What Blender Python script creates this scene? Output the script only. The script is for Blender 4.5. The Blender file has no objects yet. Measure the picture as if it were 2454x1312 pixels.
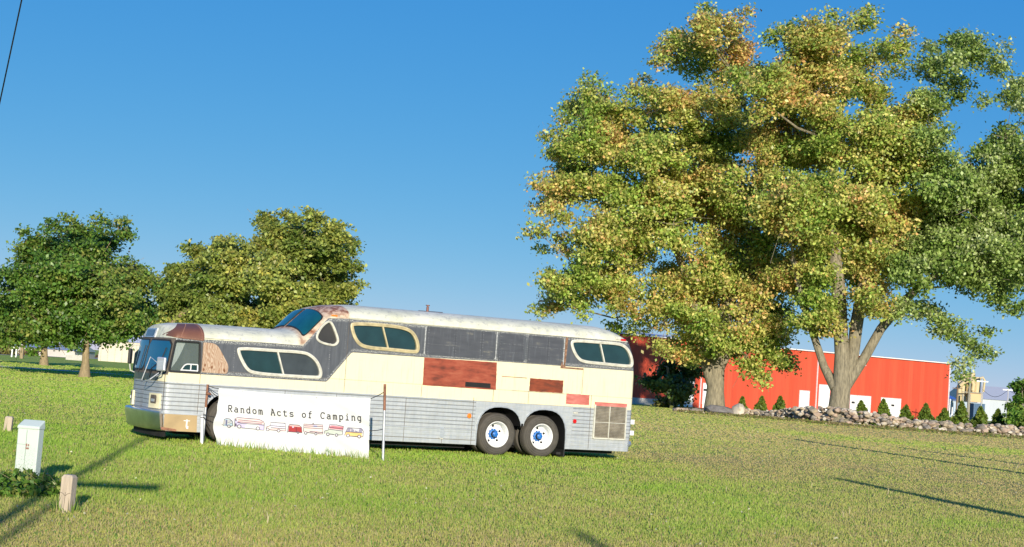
import bpy, bmesh, math, random
import numpy as np
from mathutils import Vector, Matrix
from mathutils.noise import noise as pnoise
random.seed(7); rng = np.random.default_rng(7)
SC = bpy.context.scene; COL = SC.collection
rad = math.radians
# ------------------------------------------------------------------ camera
F_PX, CAM_H, ROLL, PITCH = 3670.0, 1.87, rad(4.0), rad(3.92)
_f = np.array([0, math.cos(PITCH), math.sin(PITCH)]); _r = np.array([1.0, 0, 0]); _u = np.array([0, -math.sin(PITCH), math.cos(PITCH)])
_R = math.cos(ROLL)*_r + math.sin(ROLL)*_u; _U = -math.sin(ROLL)*_r + math.cos(ROLL)*_u
CAMP = np.array([0, 0, CAM_H])
cd = bpy.data.cameras.new('camera'); cam = bpy.data.objects.new('camera', cd); COL.objects.link(cam); SC.camera = cam
cd.sensor_width = 36; cd.lens = 36*F_PX/2454; cd.clip_end = 9000; cd.clip_start = 0.1
cam.matrix_world = Matrix(((_R[0], _U[0], -_f[0], 0), (_R[1], _U[1], -_f[1], 0), (_R[2], _U[2], -_f[2], CAM_H), (0, 0, 0, 1)))
# ------------------------------------------------------------------ light
SUN_EL, SH_AZ = rad(13), rad(-8.5)                     # shadows run away from the viewer, a little to the left
sun_vec = Vector((-math.sin(SH_AZ)*math.cos(SUN_EL), -math.cos(SH_AZ)*math.cos(SUN_EL), math.sin(SUN_EL)))
w = bpy.data.worlds.new('World'); SC.world = w; w.use_nodes = True
nt = w.node_tree; bg = nt.nodes['Background']
sky = nt.nodes.new('ShaderNodeTexSky'); sky.sky_type = 'NISHITA'; sky.sun_disc = False
sky.sun_elevation = SUN_EL; sky.sun_rotation = math.atan2(sun_vec.x, sun_vec.y)
sky.air_density = 0.6; sky.dust_density = 0.0; sky.ozone_density = 4.0
sep_ = nt.nodes.new('ShaderNodeSeparateColor'); cmb_ = nt.nodes.new('ShaderNodeCombineColor'); nt.links.new(sky.outputs[0], sep_.inputs[0])
for ch_, (gain_, gam_) in enumerate(((0.94, 1.34), (0.54, 0.60), (0.60, 0.19))):     # deeper blue, as the air of that day
    a_ = nt.nodes.new('ShaderNodeMath'); a_.operation = 'MULTIPLY'; a_.inputs[1].default_value = 0.1; nt.links.new(sep_.outputs[ch_], a_.inputs[0])
    b_ = nt.nodes.new('ShaderNodeMath'); b_.operation = 'POWER'; b_.inputs[1].default_value = gam_; nt.links.new(a_.outputs[0], b_.inputs[0])
    c_ = nt.nodes.new('ShaderNodeMath'); c_.operation = 'MULTIPLY'; c_.inputs[1].default_value = gain_*10; nt.links.new(b_.outputs[0], c_.inputs[0]); nt.links.new(c_.outputs[0], cmb_.inputs[ch_])
nt.links.new(cmb_.outputs[0], bg.inputs[0]); bg.inputs[1].default_value = 0.1
sl = bpy.data.lights.new('sun', 'SUN'); sl.energy = 4.6; sl.angle = rad(0.4); sl.color = (1, 0.91, 0.76)
so = bpy.data.objects.new('sun', sl); COL.objects.link(so); so.rotation_euler = (-sun_vec).to_track_quat('-Z', 'Y').to_euler(); so.location = (20, -40, 30)
SC.view_settings.view_transform = 'Standard'; SC.view_settings.look = 'None'; SC.view_settings.exposure = 0.4; SC.view_settings.gamma = 1

# ------------------------------------------------------------------ measuring helpers (build-time only)
def ray(x, y): return _f + _R*(x-1227)/F_PX - _U*(y-656)/F_PX
def gnd(x, y, z=0.0):
    d = ray(x, y); return CAMP + d*((z-CAM_H)/d[2])
def at(x, y, D):                                         # point seen at (x,y) of the photo, D metres away
    d = ray(x, y); return CAMP + d*(D/d[1])
BYAW = rad(28.989); _d = np.array([math.cos(BYAW), math.sin(BYAW), 0]); _n = np.array([-_d[1], _d[0], 0])
BO = np.array([-7.68355, 32.86515, 0.0])
def bs(x, y, off=0.0):                                   # bus-local (s, y, z) on its near side wall
    A = BO + _n*off; r = ray(x, y); t = ((A-CAMP)@_n)/(r@_n); P = CAMP + r*t
    return float((P-A)@_d), float(P[2])

# ------------------------------------------------------------------ object helpers
def tag(o, label=None, cat=None, group=None, kind=None):
    if label: o['label'] = label
    if cat: o['category'] = cat
    if group: o['group'] = group
    if kind: o['kind'] = kind
    return o
def empty(name, loc, rz=0, label=None, cat=None, group=None):
    o = bpy.data.objects.new(name, None); COL.objects.link(o); o.location = loc; o.rotation_euler = (0, 0, rz)
    o.empty_display_size = 0.3
    return tag(o, label, cat, group)
def link(name, me, parent=None, mats=()):
    o = bpy.data.objects.new(name, me); COL.objects.link(o)
    for m in mats: me.materials.append(m)
    if parent is not None: o.parent = parent
    return o
def copy_tree(o, parent=None):
    c = o.copy(); COL.objects.link(c); c.parent = parent
    for ch in list(o.children): copy_tree(ch, c)
    return c
class MB:
    def __init__(s): s.v = []; s.f = []; s.m = []
    def add(s, vs, fs, m=0):
        b = len(s.v); s.v += [tuple(map(float, v)) for v in vs]; s.f += [tuple(b+i for i in f) for f in fs]; s.m += [m]*len(fs); return s
    def box(s, x0, x1, y0, y1, z0, z1, m=0, M=None):
        vs = [(x, y, z) for z in (z0, z1) for x, y in ((x0, y0), (x1, y0), (x1, y1), (x0, y1))]
        if M is not None: vs = [tuple(M @ Vector(v)) for v in vs]
        return s.add(vs, [(3, 2, 1, 0), (4, 5, 6, 7), (0, 1, 5, 4), (1, 2, 6, 5), (2, 3, 7, 6), (3, 0, 4, 7)], m)
    def tube(s, pts, r, n=8, m=0, cap=True):
        pts = [Vector(p) for p in pts]
        rs = list(r) if hasattr(r, '__len__') else [r]*len(pts)
        vs = []; fs = []; up = None
        for i, p in enumerate(pts):
            t = (pts[min(i+1, len(pts)-1)] - pts[max(i-1, 0)])
            if t.length < 1e-9: t = Vector((0, 0, 1))
            t.normalize()
            if up is None: up = Vector((1, 0, 0)) if abs(t.x) < 0.9 else Vector((0, 1, 0))
            a = (up - t*up.dot(t)).normalized(); b = t.cross(a); up = a
            for k in range(n):
                th = 2*math.pi*k/n; vs.append(p + a*(math.cos(th)*rs[i]) + b*(math.sin(th)*rs[i]))
        for i in range(len(pts)-1):
            for k in range(n):
                k2 = (k+1) % n; fs.append((i*n+k, i*n+k2, (i+1)*n+k2, (i+1)*n+k))
        if cap: fs.append(tuple(range(n-1, -1, -1))); fs.append(tuple((len(pts)-1)*n+k for k in range(n)))
        return s.add(vs, fs, m)
    def lathe(s, prof, M, n=32, m=0):                    # prof [(radius, along axis z)], closed ends when radius 0
        vs = []; fs = []
        for (r, z) in prof:
            for k in range(n):
                th = 2*math.pi*k/n; vs.append(tuple(M @ Vector((r*math.cos(th), r*math.sin(th), z))))
        for i in range(len(prof)-1):
            for k in range(n):
                k2 = (k+1) % n; fs.append((i*n+k, i*n+k2, (i+1)*n+k2, (i+1)*n+k))
        return s.add(vs, fs, m)
    def prism(s, poly, ax, a0, a1, m=0):                 # poly of (u,v); ax: 'y' -> (u, a, v)
        n = len(poly)
        g = (lambda u, v, a: (u, a, v)) if ax == 'y' else ((lambda u, v, a: (u, v, a)) if ax == 'z' else (lambda u, v, a: (a, u, v)))
        vs = [g(u, v, a0) for u, v in poly] + [g(u, v, a1) for u, v in poly]
        fs = [tuple(range(n)), tuple(range(2*n-1, n-1, -1))] + [(i, i+n, (i+1) % n+n, (i+1) % n) for i in range(n)]
        return s.add(vs, fs, m)
    def build(s, name, mats, parent=None, smooth=None, bevel=0):
        me = bpy.data.meshes.new(name); me.from_pydata(s.v, [], s.f); me.update()
        bm = bmesh.new(); bm.from_mesh(me)
        bmesh.ops.recalc_face_normals(bm, faces=bm.faces)
        bm.to_mesh(me); bm.free()
        if len(s.m) == len(me.polygons): me.polygons.foreach_set('material_index', s.m)
        if not isinstance(mats, (list, tuple)): mats = [mats]
        o = link(name, me, parent, mats)
        if smooth is not None:
            me.polygons.foreach_set('use_smooth', [True]*len(me.polygons)); me.set_sharp_from_angle(angle=rad(smooth))
        if bevel:
            md = o.modifiers.new('bevel', 'BEVEL'); md.width = bevel; md.segments = 2; md.limit_method = 'ANGLE'; md.angle_limit = rad(40)
        return o
def np_mesh(name, V, Fidx, mat, parent=None, col=None, k=4):  # V (n,3); F (m,k); col (m,3) per face
    me = bpy.data.meshes.new(name); me.vertices.add(len(V)); me.vertices.foreach_set('co', V.astype(np.float32).ravel())
    m = len(Fidx); me.loops.add(m*k); me.loops.foreach_set('vertex_index', Fidx.astype(np.int32).ravel())
    me.polygons.add(m); me.polygons.foreach_set('loop_start', np.arange(0, m*k, k, dtype=np.int32))
    me.update(calc_edges=True)
    if col is not None:
        a = me.attributes.new('tint', 'FLOAT_COLOR', 'FACE' if len(col) == m else 'POINT')
        c = np.ones((len(col), 4), np.float32); c[:, :3] = col; a.data.foreach_set('color', c.ravel())
    return link(name, me, parent, [mat])

# ------------------------------------------------------------------ materials
class NT:
    def __init__(s, name):
        s.mat = bpy.data.materials.new(name); s.mat.use_nodes = True; s.t = s.mat.node_tree
        s.b = s.t.nodes['Principled BSDF']; s.tc = s.t.nodes.new('ShaderNodeTexCoord').outputs['Object']
    def lk(s, a, b):
        if hasattr(a, 'is_output'): s.t.links.new(a, b)
        else:
            try: b.default_value = a
            except Exception: b.default_value = (*a, 1)
    def m(s, op, a, b=0.0, c=0.0, clamp=False):
        n = s.t.nodes.new('ShaderNodeMath'); n.operation = op; n.use_clamp = clamp
        s.lk(a, n.inputs[0]); s.lk(b, n.inputs[1]); s.lk(c, n.inputs[2]); return n.outputs[0]
    def step(s, x, e=0.004):                             # 0..1 ramp as x crosses 0
        return s.m('MULTIPLY_ADD', x, 0.5/e, 0.5, clamp=True)
    def mix(s, f, a, b):
        n = s.t.nodes.new('ShaderNodeMix'); n.data_type = 'RGBA'; s.lk(f, n.inputs[0]); s.lk(a, n.inputs[6]); s.lk(b, n.inputs[7]); return n.outputs[2]
    def noise(s, scale, detail=4, vec=None, rough=0.55, stretch=None):
        v = vec or s.tc
        if stretch:
            mp = s.t.nodes.new('ShaderNodeMapping'); mp.inputs['Scale'].default_value = stretch; s.t.links.new(v, mp.inputs[0]); v = mp.outputs[0]
        n = s.t.nodes.new('ShaderNodeTexNoise'); n.inputs['Scale'].default_value = scale; n.inputs['Detail'].default_value = detail
        n.inputs['Roughness'].default_value = rough; s.t.links.new(v, n.inputs['Vector']); return n.outputs[0]
    def ramp(s, f, stops, interp='LINEAR'):
        n = s.t.nodes.new('ShaderNodeValToRGB'); n.color_ramp.interpolation = interp; e = n.color_ramp.elements
        while len(e) < len(stops): e.new(0.5)
        for i, (p, c) in enumerate(stops):
            e[i].position = p; e[i].color = (c, c, c, 1) if not hasattr(c, '__len__') else (*c, 1)
        s.lk(f, n.inputs[0]); return n.outputs[0]
    def sep(s, v=None):
        n = s.t.nodes.new('ShaderNodeSeparateXYZ'); s.t.links.new(v or s.tc, n.inputs[0]); return n.outputs
    def bump(s, h, strength=0.3, dist=0.01):
        n = s.t.nodes.new('ShaderNodeBump'); n.inputs['Strength'].default_value = strength; n.inputs['Distance'].default_value = dist
        s.lk(h, n.inputs['Height']); s.t.links.new(n.outputs[0], s.b.inputs['Normal']); return n
    def out(s, base, rough=0.6, metal=0.0, spec=0.5):
        s.lk(base, s.b.inputs['Base Color']); s.lk(rough, s.b.inputs['Roughness']); s.lk(metal, s.b.inputs['Metallic']); s.lk(spec, s.b.inputs['Specular IOR Level']); return s.mat
def simple(name, c, rough=0.6, metal=0.0, var=0.25, scale=6, bump=0.2, stretch=None, spec=0.5, dist=0.01):
    n = NT(name); f = n.noise(scale, 6, stretch=stretch)
    a = tuple(x*(1-var) for x in c); b = tuple(min(1, x*(1+var)) for x in c)
    g = n.ramp(f, [(0.3, a), (0.7, b)]); n.bump(n.noise(scale*5, 4, stretch=stretch), bump, dist)
    return n.out(g, rough, metal, spec)
def leaf_mat(name, trans=0.3, rough=0.45):
    n = NT(name); at_ = n.t.nodes.new('ShaderNodeAttribute'); at_.attribute_name = 'tint'
    n.out(at_.outputs['Color'], rough, 0, 0.4)
    tr = n.t.nodes.new('ShaderNodeBsdfTranslucent'); n.t.links.new(at_.outputs['Color'], tr.inputs[0])
    mx = n.t.nodes.new('ShaderNodeMixShader'); mx.inputs[0].default_value = trans
    n.t.links.new(n.b.outputs[0], mx.inputs[1]); n.t.links.new(tr.outputs[0], mx.inputs[2])
    n.t.links.new(mx.outputs[0], n.t.nodes['Material Output'].inputs[0]); return n.mat
M = {}
M['leaf'] = leaf_mat('leaf', 0.38, 0.4); M['blade'] = leaf_mat('grass_blade', 0.45, 0.55)
M['bark'] = simple('bark', (0.26, 0.225, 0.15), 0.9, var=0.45, scale=3, bump=1.0, stretch=(3, 3, 0.5), dist=0.06)
M['bark2'] = simple('bark_tan', (0.30, 0.23, 0.13), 0.9, var=0.3, scale=4, bump=0.8, stretch=(3, 3, 0.6), dist=0.04)
M['stone'] = simple('field_stone', (0.36, 0.31, 0.26), 0.9, var=0.35, scale=1.2, bump=0.8, dist=0.05)
M['boulder'] = simple('boulder_stone', (0.22, 0.20, 0.18), 0.9, var=0.35, scale=2, bump=0.9, dist=0.06)
M['galv'] = simple('galvanised', (0.55, 0.56, 0.56), 0.5, 0.5, var=0.2, scale=10)
M['rustpost'] = simple('rusty_steel', (0.26, 0.12, 0.07), 0.85, var=0.4, scale=12)
M['wood'] = simple('weathered_wood', (0.46, 0.38, 0.28), 0.85, var=0.2, scale=5, bump=0.6, stretch=(6, 6, 0.6))
M['pole'] = simple('pole_wood', (0.16, 0.11, 0.07), 0.9, var=0.3, scale=4, stretch=(6, 6, 0.4))
M['conc'] = simple('concrete', (0.48, 0.46, 0.41), 0.85, var=0.12, scale=3)
M['cable'] = simple('black_cable', (0.02, 0.02, 0.022), 0.5, var=0.1)
M['rubber'] = simple('black_rubber', (0.02, 0.02, 0.02), 0.6, var=0.2, scale=20)
M['dark'] = simple('underside_dark', (0.012, 0.012, 0.012), 0.9, var=0.3)
M['chrome'] = simple('chrome', (0.78, 0.80, 0.83), 0.30, 1.0, var=0.12, scale=3, bump=0.08)
M['frame_w'] = simple('window_frame_pale', (0.62, 0.60, 0.50), 0.5, 0.15, var=0.2, scale=8)
M['frame_g'] = simple('window_frame_gold', (0.52, 0.44, 0.25), 0.5, 0.15, var=0.25, scale=8)
M['white_paint'] = simple('white_paint', (0.80, 0.80, 0.78), 0.5, var=0.06, scale=4)
M['blue'] = simple('blue_hub_paint', (0.02, 0.16, 0.50), 0.4, var=0.35, scale=30)
M['cream'] = simple('cream_paint', (0.78, 0.70, 0.45), 0.6, var=0.12, scale=5)
M['alu'] = simple('dull_aluminium', (0.58, 0.60, 0.62), 0.42, 0.6, var=0.15, scale=5, stretch=(1, 1, 4))
M['orange_lens'] = simple('orange_lens', (0.75, 0.20, 0.02), 0.3, var=0.1)
M['red_lens'] = simple('red_lens', (0.55, 0.01, 0.01), 0.25, var=0.1)
M['curtain'] = simple('curtain', (0.45, 0.50, 0.48), 0.9, var=0.2, scale=6, stretch=(14, 1, 1))

# ================================================================== GROUND
def vnoise(x, y, seed=0):                                # 2-D value noise, 0..1
    xi = np.floor(x).astype(np.int64); yi = np.floor(y).astype(np.int64); fx = x-xi; fy = y-yi
    fx = fx*fx*(3-2*fx); fy = fy*fy*(3-2*fy)
    def h(a, b):
        v = (a*374761393 + b*668265263 + seed*1442695041) & 0xffffffff; v = ((v ^ (v >> 13))*1274126177) & 0xffffffff
        return ((v ^ (v >> 16)) & 0xffff)/65535.0
    return (h(xi, yi)*(1-fx)+h(xi+1, yi)*fx)*(1-fy)+(h(xi, yi+1)*(1-fx)+h(xi+1, yi+1)*fx)*fy
def fbm(x, y, seed=0, o=4):
    s = 0; a = 0.5; t = 0
    for i in range(o): s = s+a*vnoise(x, y, seed+i); t += a; a *= 0.55; x = x*2.03+7.1; y = y*2.03+3.7
    return s/t
def sst(a, b, x): t = np.clip((x-a)/(b-a), 0, 1); return t*t*(3-2*t)
def lawn_dry(x, y):                                      # 0 lush .. 1 dry
    n1 = fbm(x/5.0+50, y/9.0+20, 3); n2 = fbm(x/1.3, y/1.6, 9)
    base = sst(-3, 9, x + (n1-0.5)*12) * (1-sst(70, 110, y)*0.5)
    near = sst(21.5, 15.5, y)*0.5
    bus = 0.12
    d = np.clip(base*0.70+near+bus+(n1-0.5)*0.55+(n2-0.5)*0.6, 0, 1)
    strip = sst(14, 20, x)*sst(80, 96, y)*sst(119, 110, y)
    d = np.clip(d+strip*0.5, 0, 1)
    band = sst(12, 18, x)*sst(70, 76, y+(x-20)*0.9)*sst(92, 82, y+(x-20)*0.9)
    return np.clip(d-band*0.45, 0, 1)
LUSH = np.array([0.29, 0.48, 0.045]); LUSH2 = np.array([0.41, 0.53, 0.08]); DRY = np.array([0.58, 0.47, 0.16]); DEEP = np.array([0.13, 0.27, 0.035])
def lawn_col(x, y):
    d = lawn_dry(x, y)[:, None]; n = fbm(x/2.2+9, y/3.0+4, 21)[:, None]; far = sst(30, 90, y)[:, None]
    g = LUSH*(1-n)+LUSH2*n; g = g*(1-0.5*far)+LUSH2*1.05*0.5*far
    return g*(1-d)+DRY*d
def axis(a0, a1, step, far, grow=1.25):
    xs = list(np.arange(a0, a1+step*0.5, step)); st = step; x = xs[-1]
    while x < far: st *= grow; x += st; xs.append(x)
    st = step; x = xs[0]; pre = []
    while x > -far: st *= grow; x -= st; pre.append(x)
    return np.array(pre[::-1]+xs)
gx = axis(-46, 50, 0.6, 6000); gy = axis(8, 160, 0.7, 6000)
X, Y = np.meshgrid(gx, gy); nx, ny = len(gx), len(gy)
V = np.stack([X.ravel(), Y.ravel(), -0.65*(sst(158, 195, Y)*sst(2, 12, X)).ravel()], 1)
ii = (np.arange(ny-1)[:, None]*nx+np.arange(nx-1)[None, :]).ravel()
Fc = np.stack([ii, ii+1, ii+nx+1, ii+nx], 1)
n = NT('lawn'); at_ = n.t.nodes.new('ShaderNodeAttribute'); at_.attribute_name = 'tint'
fn = n.noise(9, 8, rough=0.75); fn2 = n.noise(0.7, 5, rough=0.65)
c1 = n.mix(n.m('MULTIPLY', n.ramp(fn, [(0.42, 1.0), (0.60, 0.0)]), 0.55), at_.outputs['Color'], (0.08, 0.11, 0.02))
c2 = n.mix(n.m('MULTIPLY', n.ramp(fn2, [(0.45, 0.0), (0.62, 1.0)]), 0.35), c1, (0.20, 0.175, 0.06))
n.bump(fn, 0.7, 0.05); M['lawn'] = n.out(c2, 0.95, 0, 0.1)
lawn = np_mesh('ground', V, Fc, M['lawn'], col=lawn_col(V[:, 0], V[:, 1])*(0.8+0.45*sst(25, 70, V[:, 1])[:, None])); tag(lawn, kind='structure')  # tint brightened with distance, standing in for sunlight on upright blades
def strip(name, pxs, z, mat, label=None):
    P = [gnd(*p) for p in pxs]; mb = MB(); mb.add([(p[0], p[1], z) for p in P], [tuple(range(len(P)))]); o = mb.build(name, mat); return tag(o, kind='structure')
strip('path', [(-60, 873), (340, 900.3), (340, 902.3), (-60, 876.2)], 0.02, M['conc'])
strip('road', [(-200, 836.5), (420, 865), (420, 869), (-200, 842)], 0.02, simple('pale_asphalt', (0.36, 0.32, 0.26), 0.9, var=0.1))

# grass blades: real blades over the near lawn, thinning out with distance
def blades(name, N, y0, y1, hmin, hmax, wmin, seed, tall=None, half=0.40):
    g = np.random.default_rng(seed)
    u = g.random(N); D = 1/(1/y0*(1-u)+1/y1*u)            # fewer per square metre farther away
    x = (g.random(N)*2-1)*(half*D+4.0); y = D
    nn = fbm(x/0.35, y/0.35, 31, 2); keep = g.random(N) < 0.45+0.8*nn
    x, y, D = x[keep], y[keep], D[keep]; N = len(x)
    dry = lawn_dry(x, y); lush = fbm(x/0.9+3, y/1.1+8, 41, 3)
    long_ = sst(5, -5, x)*sst(34.5, 24, y)*sst(14, 21, y)
    h = (hmin+(hmax-hmin)*g.random(N)**1.5)*(0.55+0.9*lush)*(1-0.45*dry)*(1+0.5*long_)
    az = g.random(N)*2*math.pi; lean = 0.1+0.7*g.random(N)**1.4
    wd = np.maximum(0.0035+0.003*g.random(N), wmin*D/17.0)*(1+1.2*sst(35, 80, D)); h = h*(1+0.25*sst(35, 90, D))*(0.8+0.2*sst(30, 18, D))
    pa = g.normal(size=N)*0.75
    bx, by = np.cos(pa)*wd, np.sin(pa)*wd
    dx, dy = np.cos(az)*h*lean, np.sin(az)*h*lean
    V = np.zeros((N, 5, 3)); V[:, 0] = np.stack([x-bx, y-by, 0*x], 1); V[:, 1] = np.stack([x+bx, y+by, 0*x], 1)
    V[:, 2] = np.stack([x+bx*.8+dx*.35, y+by*.8+dy*.35, h*.6], 1); V[:, 3] = np.stack([x-bx*.8+dx*.35, y-by*.8+dy*.35, h*.6], 1)
    V[:, 4] = np.stack([x+dx, y+dy, h*(1-0.25*lean)], 1)
    b = np.arange(N)[:, None]*5
    Fq = np.concatenate([b+np.array([0, 1, 2, 3]), b+np.array([3, 2, 4, 4])], 1).reshape(-1, 4)
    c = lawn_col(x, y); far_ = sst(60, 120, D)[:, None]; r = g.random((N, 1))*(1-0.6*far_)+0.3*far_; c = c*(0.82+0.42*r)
    straw = (g.random(N) < 0.06+0.40*dry)[:, None]; c = np.where(straw, np.array([0.52, 0.42, 0.20])*(0.7+0.5*r), c)
    deep = (g.random(N) < 0.11)[:, None]; c = np.where(deep, DEEP*(0.8+0.8*r), c)
    # triangles for tips: use quads for body + tri for tip, as two meshes joined through polygons of 3 and 4 corners
    me = bpy.data.meshes.new(name); me.vertices.add(N*5); me.vertices.foreach_set('co', V.astype(np.float32).ravel())
    lv = (b+np.array([0, 1, 2, 3, 3, 2, 4])).ravel().astype(np.int32); me.loops.add(N*7); me.loops.foreach_set('vertex_index', lv)
    me.polygons.add(N*2); ls = (np.arange(N)[:, None]*7+np.array([0, 4])).ravel().astype(np.int32); me.polygons.foreach_set('loop_start', ls)
    me.update(calc_edges=True)
    a = me.attributes.new('tint', 'FLOAT_COLOR', 'FACE'); cc = np.ones((N, 2, 4), np.float32); cc[:, 0, :3] = c; cc[:, 1, :3] = c; a.data.foreach_set('color', cc.ravel())
    o = link(name, me, None, [M['blade']]); return tag(o, 'mown green lawn grass around the old bus, tan and dry on the right', 'grass', kind='stuff')
blades('lawn_grass', 1150000, 13.0, 165.0, 0.035, 0.085, 0.0035, 5)

# ================================================================== BUS
bus = empty('camper_bus', tuple(BO), BYAW, 'old split-level highway bus with peeling cream and charcoal paint behind the white banner', 'bus')
S0, RF, NF, RR, NR, LEN = 0.31, 0.24, 2.3, 0.27, 2.3, 12.72
ZB = 0.235
def pw(x, pts):
    if x <= pts[0][0]: return pts[0][1]
    for (a, b), (c, d) in zip(pts, pts[1:]):
        if x <= c:
            t = (x-a)/(c-a); return b+(d-b)*t
    return pts[-1][1]
def spw(x, pts, k=0.06): return sum(pw(x+k*o, pts) for o in (-1, -.5, 0, .5, 1))/5
HT = [(0, 2.50), (0.35, 2.53), (0.6, 2.58), (1.2, 2.61), (3.36, 2.63), (3.50, 2.67), (3.96, 3.12), (4.14, 3.22), (4.5, 3.30), (5, 3.34), (11.0, 3.37), (11.8, 3.36), (12.3, 3.31), (12.72, 3.20)]
ZS = [(0, 2.40), (0.45, 2.25), (1.2, 2.22), (1.9, 2.26), (3.62, 2.30), (4.16, 2.95), (4.6, 2.985), (12.1, 3.0), (12.72, 2.85)]
def nose_shift(z): return pw(z, [(0, 0.10), (0.55, 0.02), (0.7, 0), (1.45, 0), (2.1, 0.15), (2.5, 0.30), (2.8, 0.40)])
def tail_shift(z): return pw(z, [(0, 0.05), (0.7, 0), (2.1, 0.0), (2.35, 0.02), (2.75, 0.12), (3.0, 0.28), (3.2, 0.48), (3.4, 0.75)])
def wsc(s):
    k = 1.0
    if s < S0+RF: k = min(k, max(0, 1-(1-(s-S0)/RF)**NF)**(1/NF))
    e = LEN-s
    if e < RR: k = min(k, max(0, 1-(1-e/RR)**NR)**(1/NR))
    return k
def shear(s, z):
    s2 = s
    if s < 1.6: s2 += nose_shift(z)*(1-s/1.6)**1.5
    e = LEN-s
    if e < 1.1: s2 -= tail_shift(z)*(1-e/1.1)**1.2
    return s2
def surf(s, q, off=0.0):                                 # q: -1..0 belly, 0..1 wall, 1..2 roof up to the centre line
    zs, H = spw(s, ZS), spw(s, HT)
    if q < 0: y, z, ny, nz = -q*1.22, ZB, 0, -1
    elif q <= 1: y, z, ny, nz = 0.0, ZB+(zs-ZB)*q, -1, 0
    else:
        a = (q-1)*math.pi/2; e = 2/2.35
        y = 1.22*(1-max(0, math.cos(a))**e); z = zs+(H-zs)*max(0, math.sin(a))**e; ny, nz = -math.cos(a), math.sin(a)*1.5
        l = math.hypot(ny, nz); ny /= l; nz /= l
    k = wsc(s); yy = 1.22-(1.22-y)*k
    return Vector((shear(s, z), yy+ny*off, z+nz*off))
def nose(y, z, off=0.0):                                 # point on the rounded front at lateral y
    t = min(0.9999, abs(1.22-y)/1.22); s = S0+RF*(1-(1-t**NF)**(1/NF)); p = Vector((shear(s, z), y, z))
    if off:
        t2 = min(0.9999, abs(1.22-(y+0.01))/1.22); s2 = S0+RF*(1-(1-t2**NF)**(1/NF)); ds = (s2-s)/0.01
        nn = Vector((-1, ds, 0)).normalized(); p += nn*off
    return p
st = [S0+0.0008]+[S0+RF*(1-math.cos(i/11*math.pi/2)) for i in range(1, 12)]
x = S0+RF
while x < LEN-RR-0.05: x += 0.11; st.append(x)
st += [LEN-RR*(1-math.sin(i/10*math.pi/2)) for i in range(1, 10)]+[LEN-0.001]
st = sorted(st); st = [a for i, a in enumerate(st) if i == 0 or a-st[i-1] > 0.0008]
qs = [-1, -0.5, -0.05]+[i/14 for i in range(0, 15)]+[1+i/11 for i in range(1, 12)]
V = []; nq = len(qs)
ring = nq + nq-2
for s_ in st:
    half = [surf(s_, q) for q in qs]; V += half; V += [Vector((p.x, 2.44-p.y, p.z)) for p in half[-2:0:-1]]
Fs = [(i*ring+k, i*ring+(k+1) % ring, (i+1)*ring+(k+1) % ring, (i+1)*ring+k) for i in range(len(st)-1) for k in range(ring)]
Fs += [tuple(range(ring-1, -1, -1)), tuple((len(st)-1)*ring+k for k in range(ring))]
# --- body paint
n = NT('bus_body_paint'); sx, sy, sz = n.sep()
def npw(pts, lo=0.0, hi=4.0):
    return n.m('MULTIPLY', n.ramp(n.m('DIVIDE', sx, 13.0), [(p/13.0, v/hi) for p, v in pts]), hi)
hf = n.noise(45, 5, rough=0.7); mf = n.noise(7, 6, rough=0.65); lf = n.noise(1.3, 4)
streak = n.noise(3.0, 5, stretch=(5, 5, 0.5)); hst = n.noise(2.5, 5, stretch=(0.6, 1, 8))
zz = n.m('ADD', sz, n.m('MULTIPLY', n.m('SUBTRACT', hf, 0.5), 0.02))
ZC = npw([(0.5, 1.49), (4.18, 1.505), (4.74, 2.215), (6.55, 2.225), (8.5, 2.26), (12.6, 2.275)])
ZR = npw([(0.5, 2.24), (1.9, 2.265), (3.55, 2.30), (3.62, 2.38), (4.10, 2.95), (4.55, 2.975), (12.4, 3.0)])
alu = n.mix(streak, (0.37, 0.40, 0.42), (0.58, 0.60, 0.60)); alu = n.mix(n.m('MULTIPLY', n.ramp(n.noise(3.0, 5, stretch=(0.5, 1, 6)), [(0.45, 0), (0.7, 1)]), 0.5), alu, (0.30, 0.34, 0.38)); alu = n.mix(n.m('MULTIPLY', n.ramp(mf, [(0.5, 0), (0.75, 1)]), 0.35), alu, (0.45, 0.40, 0.30))
crm = n.mix(n.m('MULTIPLY', n.ramp(streak, [(0.45, 0), (0.75, 1)]), 0.35), (0.78, 0.71, 0.46), (0.66, 0.61, 0.43))
crm = n.mix(n.m('MULTIPLY', n.ramp(n.noise(4.0, 5, stretch=(7, 1, 0.35)), [(0.54, 0), (0.72, 1)]), 0.45), crm, (0.50, 0.40, 0.24))
crm = n.mix(n.m('MULTIPLY', n.ramp(hf, [(0.62, 0), (0.70, 1)]), n.ramp(mf, [(0.55, 0), (0.70, 0.7)])), crm, (0.45, 0.30, 0.14))
gry = n.mix(streak, (0.035, 0.041, 0.050), (0.125, 0.135, 0.15)); gry = n.mix(n.m('MULTIPLY', n.ramp(n.m('ADD', n.m('MULTIPLY', mf, 0.6), n.m('MULTIPLY', hf, 0.4)), [(0.60, 0), (0.66, 1)]), 0.5), gry, (0.42, 0.40, 0.36))
rf = n.mix(n.ramp(lf, [(0.35, 0), (0.65, 1)]), (0.58, 0.58, 0.42), (0.76, 0.74, 0.57)); rf = n.mix(n.m('MULTIPLY', n.ramp(n.m('ADD', n.m('MULTIPLY', mf, 0.7), n.m('MULTIPLY', hf, 0.3)), [(0.52, 0), (0.60, 1)]), 0.55), rf, (0.30, 0.31, 0.30))
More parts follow.
